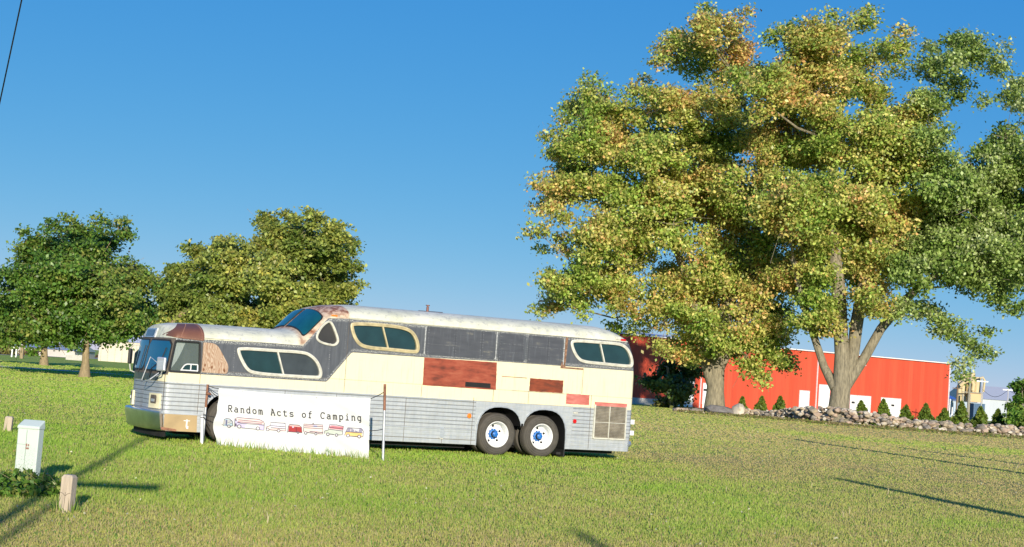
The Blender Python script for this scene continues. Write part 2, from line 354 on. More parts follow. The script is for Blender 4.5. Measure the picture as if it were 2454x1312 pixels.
# bare rusty primer on the raised front cap
rust = n.mix(n.ramp(mf, [(0.42, 0), (0.55, 1)]), (0.62, 0.42, 0.28), (0.24, 0.085, 0.035)); rust = n.mix(n.ramp(lf, [(0.45, 0), (0.6, 0.6)]), rust, (0.66, 0.60, 0.44))
mr = n.m('MULTIPLY', n.step(n.m('SUBTRACT', n.m('ADD', 4.62, n.m('MULTIPLY', n.m('SUBTRACT', mf, 0.5), 0.1)), sx), 0.02), n.step(n.m('SUBTRACT', sx, 3.45), 0.05))
mr = n.m('MULTIPLY', mr, n.step(n.m('SUBTRACT', sz, n.m('ADD', 2.32, n.m('MULTIPLY', n.m('SUBTRACT', sx, 3.6), 0.35))), 0.05))
rf = n.mix(mr, rf, rust)
col = n.mix(n.step(n.m('SUBTRACT', zz, 1.285)), alu, crm)
mg = n.step(n.m('SUBTRACT', zz, ZC)); col = n.mix(mg, col, gry)
mro = n.step(n.m('SUBTRACT', zz, ZR)); col = n.mix(mro, col, rf)
# pale flaking along the paint lines
def band(c, wdt): return n.m('SUBTRACT', 1.0, n.m('DIVIDE', n.m('ABSOLUTE', n.m('SUBTRACT', sz, c)), wdt), clamp=True)
fl = n.m('MAXIMUM', band(n.m('SUBTRACT', ZR, 0.035), 0.05), band(n.m('ADD', ZC, 0.05), 0.05))
fl = n.m('MULTIPLY', fl, n.ramp(hf, [(0.50, 0), (0.56, 1)])); fl = n.m('MULTIPLY', fl, mg)
col = n.mix(n.m('MULTIPLY', fl, 0.85), col, (0.60, 0.60, 0.55))
# fluting of the aluminium siding
per = n.m('FRACT', n.m('DIVIDE', sz, 0.092)); alu = alu
gro = n.m('MULTIPLY', n.m('LESS_THAN', n.m('ABSOLUTE', n.m('SUBTRACT', per, 0.5)), 0.09), n.m('LESS_THAN', sz, 1.26))
gro = n.m('MULTIPLY', gro, n.m('GREATER_THAN', sz, 0.60))
plain = n.m('MULTIPLY', n.m('GREATER_THAN', sx, 8.05), n.m('LESS_THAN', sx, 10.78)); gro = n.m('MULTIPLY', gro, n.m('SUBTRACT', 1.0, plain))
col = n.mix(n.m('MULTIPLY', gro, 0.7), col, (0.12, 0.12, 0.12))
# horizontal lap joints
for zl in (1.585, 0.585, 1.285):
    j = n.m('LESS_THAN', n.m('ABSOLUTE', n.m('SUBTRACT', sz, zl)), 0.006); col = n.mix(n.m('MULTIPLY', j, 0.55), col, (0.16, 0.13, 0.10))
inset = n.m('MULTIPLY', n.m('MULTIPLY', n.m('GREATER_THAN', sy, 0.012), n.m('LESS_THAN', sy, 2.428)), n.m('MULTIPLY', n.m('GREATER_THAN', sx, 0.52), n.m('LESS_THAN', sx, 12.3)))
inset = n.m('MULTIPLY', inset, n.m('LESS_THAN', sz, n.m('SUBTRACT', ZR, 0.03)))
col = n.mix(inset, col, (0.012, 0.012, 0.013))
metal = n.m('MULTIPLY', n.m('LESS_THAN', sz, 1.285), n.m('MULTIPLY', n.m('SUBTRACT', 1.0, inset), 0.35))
wave = n.m('ABSOLUTE', n.m('SUBTRACT', per, 0.5)); wave = n.m('MULTIPLY', wave, n.m('MULTIPLY', n.m('LESS_THAN', sz, 1.26), n.m('SUBTRACT', 1.0, plain)))
n.bump(n.m('ADD', n.m('MULTIPLY', n.m('MINIMUM', wave, 0.15), 5.0), n.m('ADD', n.m('MULTIPLY', n.noise(1.8, 3), 4.0), n.m('MULTIPLY', hf, 0.15))), 0.55, 0.012)
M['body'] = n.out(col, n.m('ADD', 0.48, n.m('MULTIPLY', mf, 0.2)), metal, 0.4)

me = bpy.data.meshes.new('body'); me.from_pydata([tuple(v) for v in V], [], Fs); me.update()
bm = bmesh.new(); bm.from_mesh(me); bmesh.ops.remove_doubles(bm, verts=bm.verts, dist=1e-5); bmesh.ops.recalc_face_normals(bm, faces=bm.faces); bm.to_mesh(me); bm.free()
body0 = bpy.data.objects.new('body_blank', me); COL.objects.link(body0)

def rounded(pts, rs, seg=6):                             # polygon with rounded corners
    out = []; N = len(pts)
    for i in range(N):
        p = Vector(pts[i]); a = Vector(pts[i-1]); b = Vector(pts[(i+1) % N]); r = rs[i] if hasattr(rs, '__len__') else rs
        da = (a-p); db = (b-p); la, lb = da.length, db.length; k = min(r, la*0.49, lb*0.49)
        p0 = p+da/la*k; p1 = p+db/lb*k
        for j in range(seg+1):
            t = j/seg; out.append(tuple(p0*(1-t)**2+p*2*t*(1-t)+p1*t*t))
    return out
def inset_poly(poly, d):
    N = len(poly); A = sum(poly[i][0]*poly[(i+1) % N][1]-poly[(i+1) % N][0]*poly[i][1] for i in range(N)); sg = 1 if A > 0 else -1; out = []
    for i in range(N):
        a = Vector(poly[i-1]); b = Vector(poly[(i+1) % N]); t = (b-a)
        if t.length < 1e-9: out.append(poly[i]); continue
        t.normalize(); out.append((poly[i][0]-t.y*sg*d, poly[i][1]+t.x*sg*d))
    return out
def chaikin(P, n=2):
    for _ in range(n): P = [q for i in range(len(P)) for a, b in ((P[i], P[(i+1) % len(P)]),) for q in ((a[0]*.75+b[0]*.25, a[1]*.75+b[1]*.25), (a[0]*.25+b[0]*.75, a[1]*.25+b[1]*.75))]
    return P
def pxpoly(P, n=2): return chaikin([bs(*p) for p in P], n)
W1 = pxpoly([(566.5, 838), (574, 831), (660, 837), (722, 840.5), (744, 847), (763, 865), (773, 890), (770, 907), (760, 909), (660, 903), (609, 898), (590, 890), (573, 860)])
W2 = pxpoly([(838, 779), (846, 771.5), (916, 775), (966, 781.5), (988, 791), (1000.6, 809), (1006, 831), (1003, 846), (992, 848), (935, 842), (879, 837.5), (857, 828), (844, 806)])
W3 = pxpoly([(1366, 820.6), (1374, 812.5), (1439, 817.5), (1482, 820.6), (1500, 828), (1512, 845), (1518, 866), (1516, 880), (1507, 882), (1442, 875.5), (1396, 871), (1381, 860), (1370, 839)])
TRI = pxpoly([(785, 768), (794, 770), (801, 781), (811.5, 809), (812.5, 821), (804, 830), (791, 830), (766, 823), (756, 812.5), (758, 800), (769, 781)])
DRV = rounded([(0.62, 2.175), (1.15, 2.175), (1.19, 1.53), (0.53, 1.53)], [0.03]*4, 3)
PLY = rounded([(1.23, 2.19), (1.53, 2.19), (1.84, 1.72), (1.82, 1.54), (1.24, 1.54)], [0.02, 0.16, 0.16, 0.06, 0.02])
def arch(c, r, top, hw, n=14, zb=0.1):
    pts = [(c-hw, zb), (c-hw, 0.5)]
    for i in range(n+1):
        a = math.pi-math.pi*i/n; cs, sn = math.cos(a), math.sin(a); e = 0.80
        pts.append((c+hw*math.copysign(abs(cs)**e, cs), 0.5+(top-0.5)*abs(sn)**e))
    return pts+[(c+hw, 0.5), (c+hw, zb)]
ARCH = [arch(2.02, 0, 1.12, 0.66), arch(8.735, 0, 1.165, 0.615, zb=0.1), arch(9.985, 0, 1.165, 0.615, zb=0.1)]
cut = MB()
for p in ARCH:
    cut.prism(p, 'y', -0.1, 0.62); cut.prism(p, 'y', 1.82, 2.54)
cut.prism([(9.33, 0.1), (9.39, 0.1), (9.39, 0.80), (9.33, 0.80)], 'y', -0.09, 0.61)
for p in (W1, W2, W3, TRI): cut.prism(inset_poly(p, 0.03), 'y', -0.1, 0.16); cut.prism(inset_poly(p, 0.03), 'y', 2.28, 2.54)
cut.prism(DRV, 'y', -0.1, 1.0)
def cutter(mb):
    o = mb.build('cutter', M['dark']); return o
cu = cutter(cut)
md = body0.modifiers.new('b', 'BOOLEAN'); md.operation = 'DIFFERENCE'; md.solver = 'EXACT'; md.object = cu; md.use_self = True
dg = bpy.context.evaluated_depsgraph_get(); dg.update()
bme = bpy.data.meshes.new_from_object(body0.evaluated_get(dg), depsgraph=dg)
bpy.data.objects.remove(body0); bpy.data.objects.remove(cu)
bme.name = 'body'; bme.materials.clear(); bme.polygons.foreach_set('material_index', [0]*len(bme.polygons))
body = link('body', bme, bus, [M['body']]); bme.polygons.foreach_set('use_smooth', [True]*len(bme.polygons)); bme.set_sharp_from_angle(angle=rad(28))
print('body faces', len(bme.polygons))

# --- glass
def glass(name, c, rough=0.06):
    n = NT(name); f = n.noise(3, 4); return n.out(n.mix(f, tuple(v*0.5 for v in c), tuple(v*1.5 for v in c)), n.m('ADD', rough, n.m('MULTIPLY', n.noise(6, 5), 0.08)), 0, 0.6)  # mottled base colour imitates reflections in the panes
M['glass'] = glass('dark_teal_glass', (0.014, 0.042, 0.046)); M['glass2'] = glass('dusty_dark_glass', (0.045, 0.055, 0.06), 0.25); M['black_glass'] = glass('black_screen', (0.03, 0.028, 0.026), 0.4)
n = NT('windscreen_glass'); n.out((0.012, 0.09, 0.16), 0.04, 0.0, 1.0); n.b.inputs['IOR'].default_value = 1.6; M['wsg'] = n.mat
M['wsg2'] = glass('teal_windscreen_glass', (0.008, 0.085, 0.10), 0.05)
n = NT('clear_glass'); n.b.inputs['Alpha'].default_value = 0.22; n.out((0.25, 0.32, 0.30), 0.05, 0, 0.8); M['clear'] = n.mat
def ringpart(name, poly, wd, y0, y1, mat, parent, y_side=0):
    inn = inset_poly(poly, wd); mid = inset_poly(poly, wd*0.5); N = len(poly); out2 = inset_poly(poly, -0.0)
    prof = [(out2, 0.01), (out2, y0+0.008), (inset_poly(poly, wd*0.2), y0), (inset_poly(poly, wd*0.45), y0+0.001), (inset_poly(poly, wd*0.5), y0+0.010), (inset_poly(poly, wd*0.6), y0+0.002), (inset_poly(poly, wd*0.9), y0+0.004), (inn, y0+0.012), (inn, y1)]
    mb = MB(); vs = []; f = []
    for P, y in prof: vs += [(a, y if not y_side else 2.44-y, b) for a, b in P]
    for k in range(len(prof)-1):
        for i in range(N): j = (i+1) % N; f.append((k*N+i, k*N+j, (k+1)*N+j, (k+1)*N+i))
    mb.add(vs, f); return mb.build(name, mat, parent, smooth=40)
def pane(name, poly, y, mat, parent):
    mb = MB(); mb.prism(poly, 'y', y, y+0.006); return mb.build(name, mat, parent)
def clip(poly, a, b, keep_left):                         # clip polygon by line a-b
    out = []; ax, ay = a; bx, by = b
    sd = lambda p: ((bx-ax)*(p[1]-ay)-(by-ay)*(p[0]-ax))*(1 if keep_left else -1)
    for i in range(len(poly)):
        p, q = poly[i-1], poly[i]; sp, sq = sd(p), sd(q)
        if sp*sq < 0: t = sp/(sp-sq); out.append((p[0]+(q[0]-p[0])*t, p[1]+(q[1]-p[1])*t))
        if sq >= 0: out.append(q)
    return out
def window(poly, fr, wd, dv, g1, g2, label=None, frame_name='window'):
    f = ringpart(frame_name, poly, wd, -0.028, 0.05, fr, bus)
    if label: f['label'] = label
    inn = inset_poly(poly, wd*0.9)
    if dv:
        a, b = dv
        pane('pane', clip(inn, a, b, False), 0.030, g1, f); pane('pane', clip(inn, a, b, True), 0.034, g2, f)
        mb = MB(); dx = 0.018; mb.prism([(a[0]-dx, a[1]), (a[0]+dx, a[1]), (b[0]+dx, b[1]), (b[0]-dx, b[1])], 'y', -0.018, 0.03); mb.build('divider', fr, f)
    else: pane('pane', inn, 0.03, g1, f)
    return f
window(W1, M['frame_w'], 0.07, (bs(665, 842), bs(679, 897)), M['glass'], M['glass2'], 'pale framed lower window behind the plywood panel')
window(W2, M['frame_g'], 0.08, (bs(917, 782), bs(930, 836)), M['glass'], M['glass'], 'gold framed upper window')
window(W3, M['frame_w'], 0.075, (bs(1438, 822), bs(1449, 872)), M['glass'], M['glass'], 'pale framed upper window at the rear corner')
window(TRI, M['frame_w'], 0.05, None, M['black_glass'], None, 'small rounded triangular window')
# far side windows, so the bus is whole from elsewhere
for P in (W1, W2, W3):
    f = ringpart('window', P, 0.075, -0.028, 0.05, M['frame_w'], bus, 1)
    mb = MB(); mb.prism(inset_poly(P, 0.07), 'y', 2.40, 2.406); mb.build('pane', M['glass'], f)
# driver's window: black rubber frame, curtain and little sliding pane behind clear glass
f = ringpart('driver_window', inset_poly(DRV, -0.03), 0.04, -0.02, 0.06, M['rubber'], bus)
mb = MB()
cz = [(0.62, 2.16), (0.86, 2.16), (0.80, 1.98), (0.70, 1.75), (0.60, 1.60), (0.52, 1.54), (0.50, 1.56)]
mb.prism(cz, 'y', 0.10, 0.13); mb.build('curtain', M['curtain'], f)
mb = MB(); sw = rounded([(0.76, 1.545), (1.17, 1.545), (1.16, 1.71), (0.86, 1.71)], [0.02, 0.02, 0.03, 0.08], 4)
pane('sliding_pane', inset_poly(sw, 0.02), 0.022, M['glass'], f)
sf = ringpart('sliding_frame', sw, 0.028, 0.0, 0.03, M['white_paint'], f); mb = MB(); mb.box(0.985, 1.005, -0.002, 0.03, 1.56, 1.70); mb.build('divider', M['white_paint'], sf)
pane('pane', inset_poly(DRV, 0.004), 0.045, M['clear'], f)
mb = MB(); mb.box(0.95, 1.1, 0.45, 0.6, 1.5, 2.0); mb.tube([(0.7+0.16*math.cos(a), 0.5+0.2*math.sin(a), 1.62+0.12*math.cos(a)) for a in [i*math.pi/8 for i in range(17)]], 0.015, 6); mb.build('driver_seat', M['dark'], f)
# plywood panel
n = NT('plywood'); a_, b_, c_ = n.sep()
dist = n.noise(2.2, 3, stretch=(1.6, 1, 0.8)); wv = n.m('SINE', n.m('MULTIPLY', n.m('ADD', n.m('MULTIPLY', a_, 1.0), n.m('MULTIPLY', dist, 0.55)), 130.0))
pc = n.mix(n.m('MULTIPLY_ADD', wv, 0.5, 0.5), (0.50, 0.38, 0.27), (0.34, 0.20, 0.12))
n.bump(wv, 0.2, 0.003); M['ply'] = n.out(pc, 0.8)
mb = MB(); mb.prism(PLY, 'y', -0.012, 0.004); pl = mb.build('plywood_panel', M['ply'], bus)
for (kx, kz) in ((1.30, 1.70), (1.46, 1.66), (1.74, 1.62), (1.28, 1.60), (1.75, 1.60)):
    mb = MB(); mb.prism([(kx+0.022*math.cos(a), kz+0.034*math.sin(a)) for a in [i*math.pi/5 for i in range(10)]], 'y', -0.015, -0.0121); mb.build('wood_knot', simple('knot', (0.20, 0.09, 0.04), 0.8), pl)

# --- patches and panels on the side wall
def panel(name, poly, mat, y0=-0.006, label=None, parent=bus):
    if name == 'repair_panel':
        q = []
        for i in range(len(poly)):
            a, b = poly[i], poly[(i+1) % len(poly)]
            for k in range(14): t = k/14; j = 0.009*(random.random()-.5) if k else 0; q.append((a[0]+(b[0]-a[0])*t+j, a[1]+(b[1]-a[1])*t+j))
        poly = q
    mb = MB(); mb.prism(poly, 'y', y0, 0.004); o = mb.build(name, mat, parent)
    if label: o['label'] = label
    return o
def redmat(nm, c1, c2, c3):
    n = NT(nm); f = n.noise(2.2, 6, stretch=(1, 1, 3.5), rough=0.6); c = n.ramp(f, [(0.32, c3), (0.5, c1), (0.68, c2)]); n.bump(n.noise(20, 4), 0.2, 0.004)
    return n.out(c, 0.7, 0, 0.3)
M['redp'] = redmat('red_primer', (0.30, 0.065, 0.035), (0.38, 0.11, 0.06), (0.13, 0.035, 0.022))
M['rustp'] = redmat('brown_rust_panel', (0.20, 0.045, 0.02), (0.30, 0.07, 0.03), (0.06, 0.03, 0.02))
M['pinkp'] = redmat('faded_pink_panel', (0.52, 0.16, 0.13), (0.58, 0.24, 0.19), (0.42, 0.11, 0.08))
rp = panel('repair_panel', [(6.60, 1.575), (8.56, 1.575), (8.54, 2.235), (6.59, 2.225)], M['redp'], label='large red primer panel')
panel('vent_grille', [(7.72, 1.605), (8.41, 1.605), (8.40, 1.72), (7.72, 1.72)], M['dark'], -0.012, parent=rp)
for k in range(9):
    pass
panel('repair_panel', [(9.49, 1.60), (10.44, 1.60), (10.44, 1.915), (9.49, 1.915)], M['rustp'], label='small brown rusty panel')
panel('repair_panel', [(10.56, 1.345), (11.23, 1.345), (11.23, 1.60), (10.56, 1.60)], M['pinkp'], label='faded pink panel above the red lamp')
# riveted dark plates over the removed windows
M['plate'] = None
n = NT('dark_plate'); f = n.noise(2.0, 6, stretch=(1, 1, 5)); f2 = n.noise(2.6, 6, stretch=(7, 1, 0.6)); hfn = n.noise(40, 4, rough=0.7)
c = n.mix(f, (0.032, 0.037, 0.045), (0.095, 0.10, 0.115)); c = n.mix(n.m('MULTIPLY', n.ramp(f2, [(0.55, 0), (0.8, 1)]), 0.5), c, (0.16, 0.18, 0.20))
c = n.mix(n.m('MULTIPLY', n.ramp(f, [(0.60, 0), (0.68, 1)]), n.ramp(hfn, [(0.42, 0), (0.6, 0.45)])), c, (0.32, 0.30, 0.20)); n.bump(f, 0.3, 0.006); M['plate'] = n.out(c, 0.6)
M['flake'] = simple('flaked_edge', (0.42, 0.43, 0.42), 0.7, 0.2, var=0.6, scale=30)
for k, (a, b) in enumerate(((6.62, 7.37), (7.375, 8.09), (8.095, 8.44), (8.56, 9.27), (9.38, 9.93), (9.935, 10.36))):
    p = panel('window_cover_plate', [(a, 2.295), (b, 2.295), (b, 2.955), (a, 2.955)], M['plate'], -0.008)
mb = MB()
def rivets(p0, p1, dx=0.05, r=0.007, y=-0.004):
    L = math.hypot(p1[0]-p0[0], p1[1]-p0[1]); N = max(2, int(L/dx))
    for i in range(N+1):
        t = i/N; a = p0[0]+(p1[0]-p0[0])*t; b = p0[1]+(p1[1]-p0[1])*t; rr = r*random.choice((0.7, 1, 1, 1.5))
        mb.add([(a-rr, y, b), (a, y, b-rr), (a+rr, y, b), (a, y, b+rr), (a, y-0.006, b)], [(0, 1, 4), (1, 2, 4), (2, 3, 4), (3, 0, 4)])
for s_ in (6.56, 8.49, 9.32, 10.38): rivets((s_, 2.3), (s_, 2.96)); rivets((s_+0.035, 2.3), (s_+0.035, 2.96))
for s_ in (6.66, 7.40, 8.12, 8.60, 9.42, 9.97, 7.34, 8.06, 9.24): rivets((s_, 2.31), (s_, 2.94), 0.06, 0.006, -0.009)
for a, b in ((6.62, 10.36), (1.25, 3.5), (4.6, 10.4)): rivets((a, 2.975 if a > 4 else 2.235), (b, 2.98 if a > 4 else 2.27), 0.05, 0.007)
for a, b, z in ((6.62, 10.36, 2.275), (4.85, 6.5, 2.25), (1.9, 4.1, 1.515), (6.7, 7.3, 2.55), (8.7, 9.2, 2.7), (9.5, 10.3, 2.68), (8.7, 9.2, 2.5)): rivets((a, z), (b, z), 0.05, 0.006, -0.009)
for s_ in (4.56, 1.95, 4.20): rivets((s_, 1.55 if s_ < 4.3 else 2.3), (s_, 2.2 if s_ < 2 else (2.38 if s_ < 4.3 else 2.95)))
mb.build('rivets', M['flake'], bus)['kind'] = 'stuff'
mb = MB(); M['drivet'] = simple('cream_rivet', (0.50, 0.44, 0.28), 0.6)
for s_ in (4.98, 5.55, 6.5, 9.5, 11.0, 5.25): rivets((s_, 1.32), (s_, 2.2 if s_ > 4.9 else 1.9), 0.07, 0.005)
rivets((4.3, 1.60), (6.5, 1.60), 0.06, 0.005); rivets((4.9, 1.66), (5.2, 1.66), 0.06, 0.005); mb.build('cream_rivets', M['drivet'], bus)['kind'] = 'stuff'
# vertical seams, battens
for s_ in (8.49, 10.40, 6.575): mb = MB(); mb.box(s_-0.012, s_+0.012, -0.012, 0.003, 2.30, 2.96); mb.build('batten', M['flake'], bus)
mb = MB(); M['seam'] = simple('dirty_seam', (0.12, 0.10, 0.08), 0.9)
for s_, a, b in ((6.2, 0.24, 1.27), (4.45, 0.24, 1.27), (7.98, 0.24, 1.36), (1.22, 0.25, 2.2), (11.29, 0.25, 1.6), (0.44, 0.25, 1.48), (8.50, 1.3, 2.22), (11.0, 1.62, 2.25), (4.62, 1.3, 2.95), (3.2, 0.24, 1.27), (7.2, 0.24, 0.58), (6.58, 1.3, 1.57), (9.48, 1.3, 1.6)):
    mb.box(s_-0.005, s_+0.005, -0.0035, 0.003, a, b)
mb.box(2.7, 8.1, -0.0035, 0.003, 0.34, 0.35); mb.box(9.0, 10.5, -0.0035, 0.003, 1.585, 1.592)
mb.build('panel_seams', M['seam'], bus)
mb = MB(); mb.prism([(10.35, 2.37), (10.46, 2.37), (10.47, 2.25), (11.0, 2.25), (11.0, 2.21), (10.33, 2.21)], 'y', -0.010, 0.003)
mb.prism([(10.43, 2.98), (10.50, 2.98), (10.47, 2.36), (10.41, 2.36)], 'y', -0.010, 0.003); mb.build('rust_trim', simple('rust_bits', (0.22, 0.12, 0.07), 0.85, var=0.6, scale=14), bus)
mb = MB(); mb.box(8.70, 9.40, -0.008, 0.003, 1.905, 1.918); mb.build('rust_slot', M['rustp'], bus)
# belt mouldings (pale roof gutter and trim under the cream)
mb = MB()
mb.box(4.6, 12.25, -0.022, 0.004, 2.995, 3.012); mb.box(1.24, 3.55, -0.02, 0.004, 2.285, 2.30)
mb.build('roof_gutter', M['frame_w'], bus)
mb = MB(); mb.box(0.46, 7.96, -0.016, 0.003, 1.262, 1.290); mb.box(0.46, 1.30, -0.014, 0.003, 0.60, 0.62); mb.box(2.75, 8.08, -0.012, 0.003, 0.575, 0.59); mb.build('belt_moulding', M['alu'], bus)
# arch trims
for i, p in enumerate(ARCH):
    q = [(a, max(b, 0.24)) for a, b in p]; o_ = inset_poly(q, -0.035); N = len(q); mb = MB(); vs = [(a, -0.014, b) for a, b in q]+[(a, -0.014, b) for a, b in o_]+[(a, 0.01, b) for a, b in q]+[(a, 0.004, b) for a, b in o_]
    f = []
    for k in range(N-1):
        if q[k][1] < 0.25 and q[k+1][1] < 0.25: continue
        mid = (q[k][0]+q[k+1][0])/2
        if 9.2 < mid < 9.5: continue
        f += [(k, k+1, N+k+1, N+k), (k, k+1, 2*N+k+1, 2*N+k), (N+k, N+k+1, 3*N+k+1, 3*N+k)]
    mb.add(vs, f); mb.build('wheel_arch_trim', M['alu'], bus, smooth=40)
# lower front board, its latch; rusty strap
bd = panel('storage_door', [(0.50, 0.245), (1.24, 0.235), (1.22, 0.60), (0.50, 0.605)], simple('tan_board', (0.42, 0.30, 0.15), 0.7, var=0.1, scale=2), -0.012, 'tan hardboard door with a white latch')
mb = MB(); mb.box(0.985, 1.015, -0.022, -0.012, 0.33, 0.50); mb.box(0.93, 1.07, -0.020, -0.012, 0.465, 0.48); mb.box(1.0, 1.04, -0.024, -0.012, 0.30, 0.36); mb.build('latch', M['white_paint'], bd)
mb = MB(); mb.prism(rounded([(0.42, 0.26), (0.78, 0.235), (0.78, 0.28), (0.42, 0.32)], 0.02, 3), 'y', -0.03, -0.0125); mb.build('rusty_strap', M['rustpost'], bus)
for q in ((7.15, 7.23, -0.02, 0.0, 0.345, 0.36), (4.55, 4.62, -0.018, 0.0, 0.43, 0.445)): mb = MB(); mb.box(*q); mb.build('latch', M['frame_w'], bus)
for q in ((7.14, 7.24, -0.006, 0.004, 0.37, 0.62), (4.35, 4.6, -0.008, 0.003, 0.66, 0.76)): mb = MB(); mb.box(*q); mb.build('access_plate', M['alu'], bus)
# radiator grille
gr = panel('engine_grille', [(11.39, 0.535), (12.345, 0.535), (12.345, 1.36), (11.41, 1.36)], M['seam'], -0.010, 'louvred engine grille at the rear')
mb = MB(); k = 0; z = 0.56
while z < 1.34:
    mb.add([(11.42, -0.012, z), (12.32, -0.012, z), (12.32, -0.040, z+0.022), (11.42, -0.040, z+0.022), (12.32, -0.036, z+0.026), (11.42, -0.036, z+0.026)], [(0, 1, 2, 3), (3, 2, 4, 5)]); z += 0.036
mb.build('louvres', simple('louvre_paint', (0.46, 0.42, 0.34), 0.6, 0.2, var=0.4, scale=4), gr)
mb = MB(); mb.box(11.385, 11.42, -0.045, 0.0, 0.53, 1.37); mb.box(12.32, 12.355, -0.045, 0.0, 0.53, 1.37); mb.box(11.42, 12.32, -0.045, 0.0, 0.52, 0.556); mb.box(11.83, 11.85, -0.048, 0.0, 0.556, 1.345); mb.box(11.42, 12.32, -0.042, 0.0, 0.93, 0.945); mb.build('grille_frame', M['frame_w'], gr)
panel('grille_header', [(11.40, 1.345), (12.36, 1.345), (12.36, 1.44), (11.40, 1.44)], M['pinkp'], -0.014, parent=gr)
# lamps
def disc(name, s_, z_, ra, rb, mat, y0=-0.03, label=None):
    mb = MB(); mb.prism([(s_+ra*math.cos(a), z_+rb*math.sin(a)) for a in [i*math.pi/8 for i in range(16)]], 'y', y0, 0.0); o = mb.build(name, mat, bus, bevel=0.006)
    if label: o['label'] = label
    return o
s1 = bs(1124, 997); disc('side_marker', s1[0], s1[1], 0.055, 0.06, M['orange_lens'], label='round orange side marker ahead of the rear wheels')
s1 = bs(1376.5, 1010); disc('side_marker', s1[0], s1[1], 0.05, 0.055, M['red_lens'], label='oval red side marker behind the rear wheels')
s1 = bs(1379, 990); mb = MB(); mb.box(s1[0]-0.06, s1[0]+0.06, -0.02, 0, s1[1]-0.015, s1[1]+0.015); mb.build('latch', M['frame_w'], bus)
for (sl_, m_) in ((12.10, 'frame_w'), (12.30, 'red_lens')):
    p_ = surf(sl_, 1.10); mb = MB(); mb.box(p_.x-0.075, p_.x+0.075, p_.y-0.03, p_.y+0.12, p_.z-0.03, p_.z+0.04); mb.build('clearance_lamp', M[m_], bus, bevel=0.008)
s1 = bs(802, 757); mb = MB(); mb.box(s1[0]-0.075, s1[0]+0.075, 0.0, 0.16, s1[1]-0.02, s1[1]+0.02); mb.build('clearance_lamp', M['orange_lens'], bus, bevel=0.006)
for z in (0.98, 0.70): mb = MB(); mb.box(12.62, 12.82, 0.28, 0.42, z-0.06, z+0.06); mb.build('rear_bracket', M['white_paint'], bus, bevel=.01)
mb = MB(); mb.box(12.60, 12.74, 0.35, 0.5, 0.5, 1.25); mb.build('tail_lamp', M['red_lens'], bus)
mb = MB(); mb.tube([(12.4, 0.05, 0.42), (12.62, 0.22, 0.42), (12.80, 0.6, 0.42), (12.84, 1.22, 0.42), (12.80, 1.84, 0.42), (12.62, 2.22, 0.42)], 0.09, 8); mb.build('rear_bumper', M['alu'], bus, smooth=60)

# --- front end: patches on the rounded nose
def nose_patch(name, y0, y1, z0, z1, off, mat, ny=14, nz=8, parent=bus, rnd=0.0, thick=0.012, smooth=50):
    mb = MB(); vs = []
    for l, o_ in enumerate((off, off-thick)):
        for j in range(nz+1):
            for i in range(ny+1):
                u = i/ny; v = j/nz
                if rnd:                                   # superellipse-rounded corners
                    a, b = 2*u-1, 2*v-1; e = rnd
                    aa = a*(1-abs(b)**e*0.0); k = (1-abs(b)**(e*3))**(1/(e*3)) if abs(b) < 1 else 0
                    a = a*(0.86+0.14*k); u = (a+1)/2
                y = y0+(y1-y0)*u; z = z0+(z1-z0)*v; vs.append(nose(y, z, o_))
    N = (nx_ := ny+1)*(nz+1); f = []
    for j in range(nz):
        for i in range(ny):
            q = j*nx_+i; f.append((q, q+1, q+nx_+1, q+nx_)); f.append((N+q, N+q+nx_, N+q+nx_+1, N+q+1))
    ed = [i for i in range(nx_)]+[j*nx_+ny for j in range(1, nz+1)]+[nz*nx_+i for i in range(ny-1, -1, -1)]+[j*nx_ for j in range(nz-1, 0, -1)]
    for a, b in zip(ed, ed[1:]+ed[:1]): f.append((a, b, N+b, N+a))
    mb.add(vs, f); return mb.build(name, mat, parent, smooth=smooth)
nose_patch('windscreen_surround', 0.012, 2.428, 1.44, 2.235, 0.010, M['seam'], 50, 6)
for a, b in ((0.035, 1.195), (1.245, 2.405)):
    fr = nose_patch('windscreen', a, b, 1.495, 2.20, 0.022, M['rubber'], 26, 8, rnd=2)
    nose_patch('pane', a+(0.03 if a > 1 else 0.022), b-0.03, 1.53, 2.165, 0.028, M['wsg'], 30, 8, parent=fr, rnd=2)
sgn = nose_patch('destination_sign', 1.02, 1.82, 2.235, 2.44, 0.03, M['alu'], 14, 4, thick=0.05)
nose_patch('pane', 1.08, 1.76, 2.262, 2.41, 0.035, glass('grey_blue_glass', (0.10, 0.13, 0.16), 0.2), 14, 3, parent=sgn)
mb = MB(); 
nose_patch('black_cowl', 0.3, 2.14, 1.30, 1.44, 0.012, M['glass2'], 24, 4)
# chrome bumper wrapping the nose
mb = MB(); ys = [0.03+2.38*i/40 for i in range(41)]; prof = [(0.02, 0.235), (0.09, 0.24), (0.12, 0.27), (0.135, 0.36), (0.165, 0.60), (0.160, 0.64), (0.13, 0.66), (0.02, 0.665)]
vs = []; K = len(prof)
for y in ys:
    for (o_, z) in prof: vs.append(nose(y, z, o_))
f = [(i*K+k, (i+1)*K+k, (i+1)*K+k+1, i*K+k+1) for i in range(40) for k in range(K-1)]; f += [tuple(range(K)), tuple(40*K+k for k in range(K-1, -1, -1))]
mb.add(vs, f); mb.build('front_bumper', M['chrome'], bus, smooth=50)
nose_patch('bumper_apron', 0.1, 2.34, 0.10, 0.235, -0.03, M['dark'], 20, 2, thick=0.1)
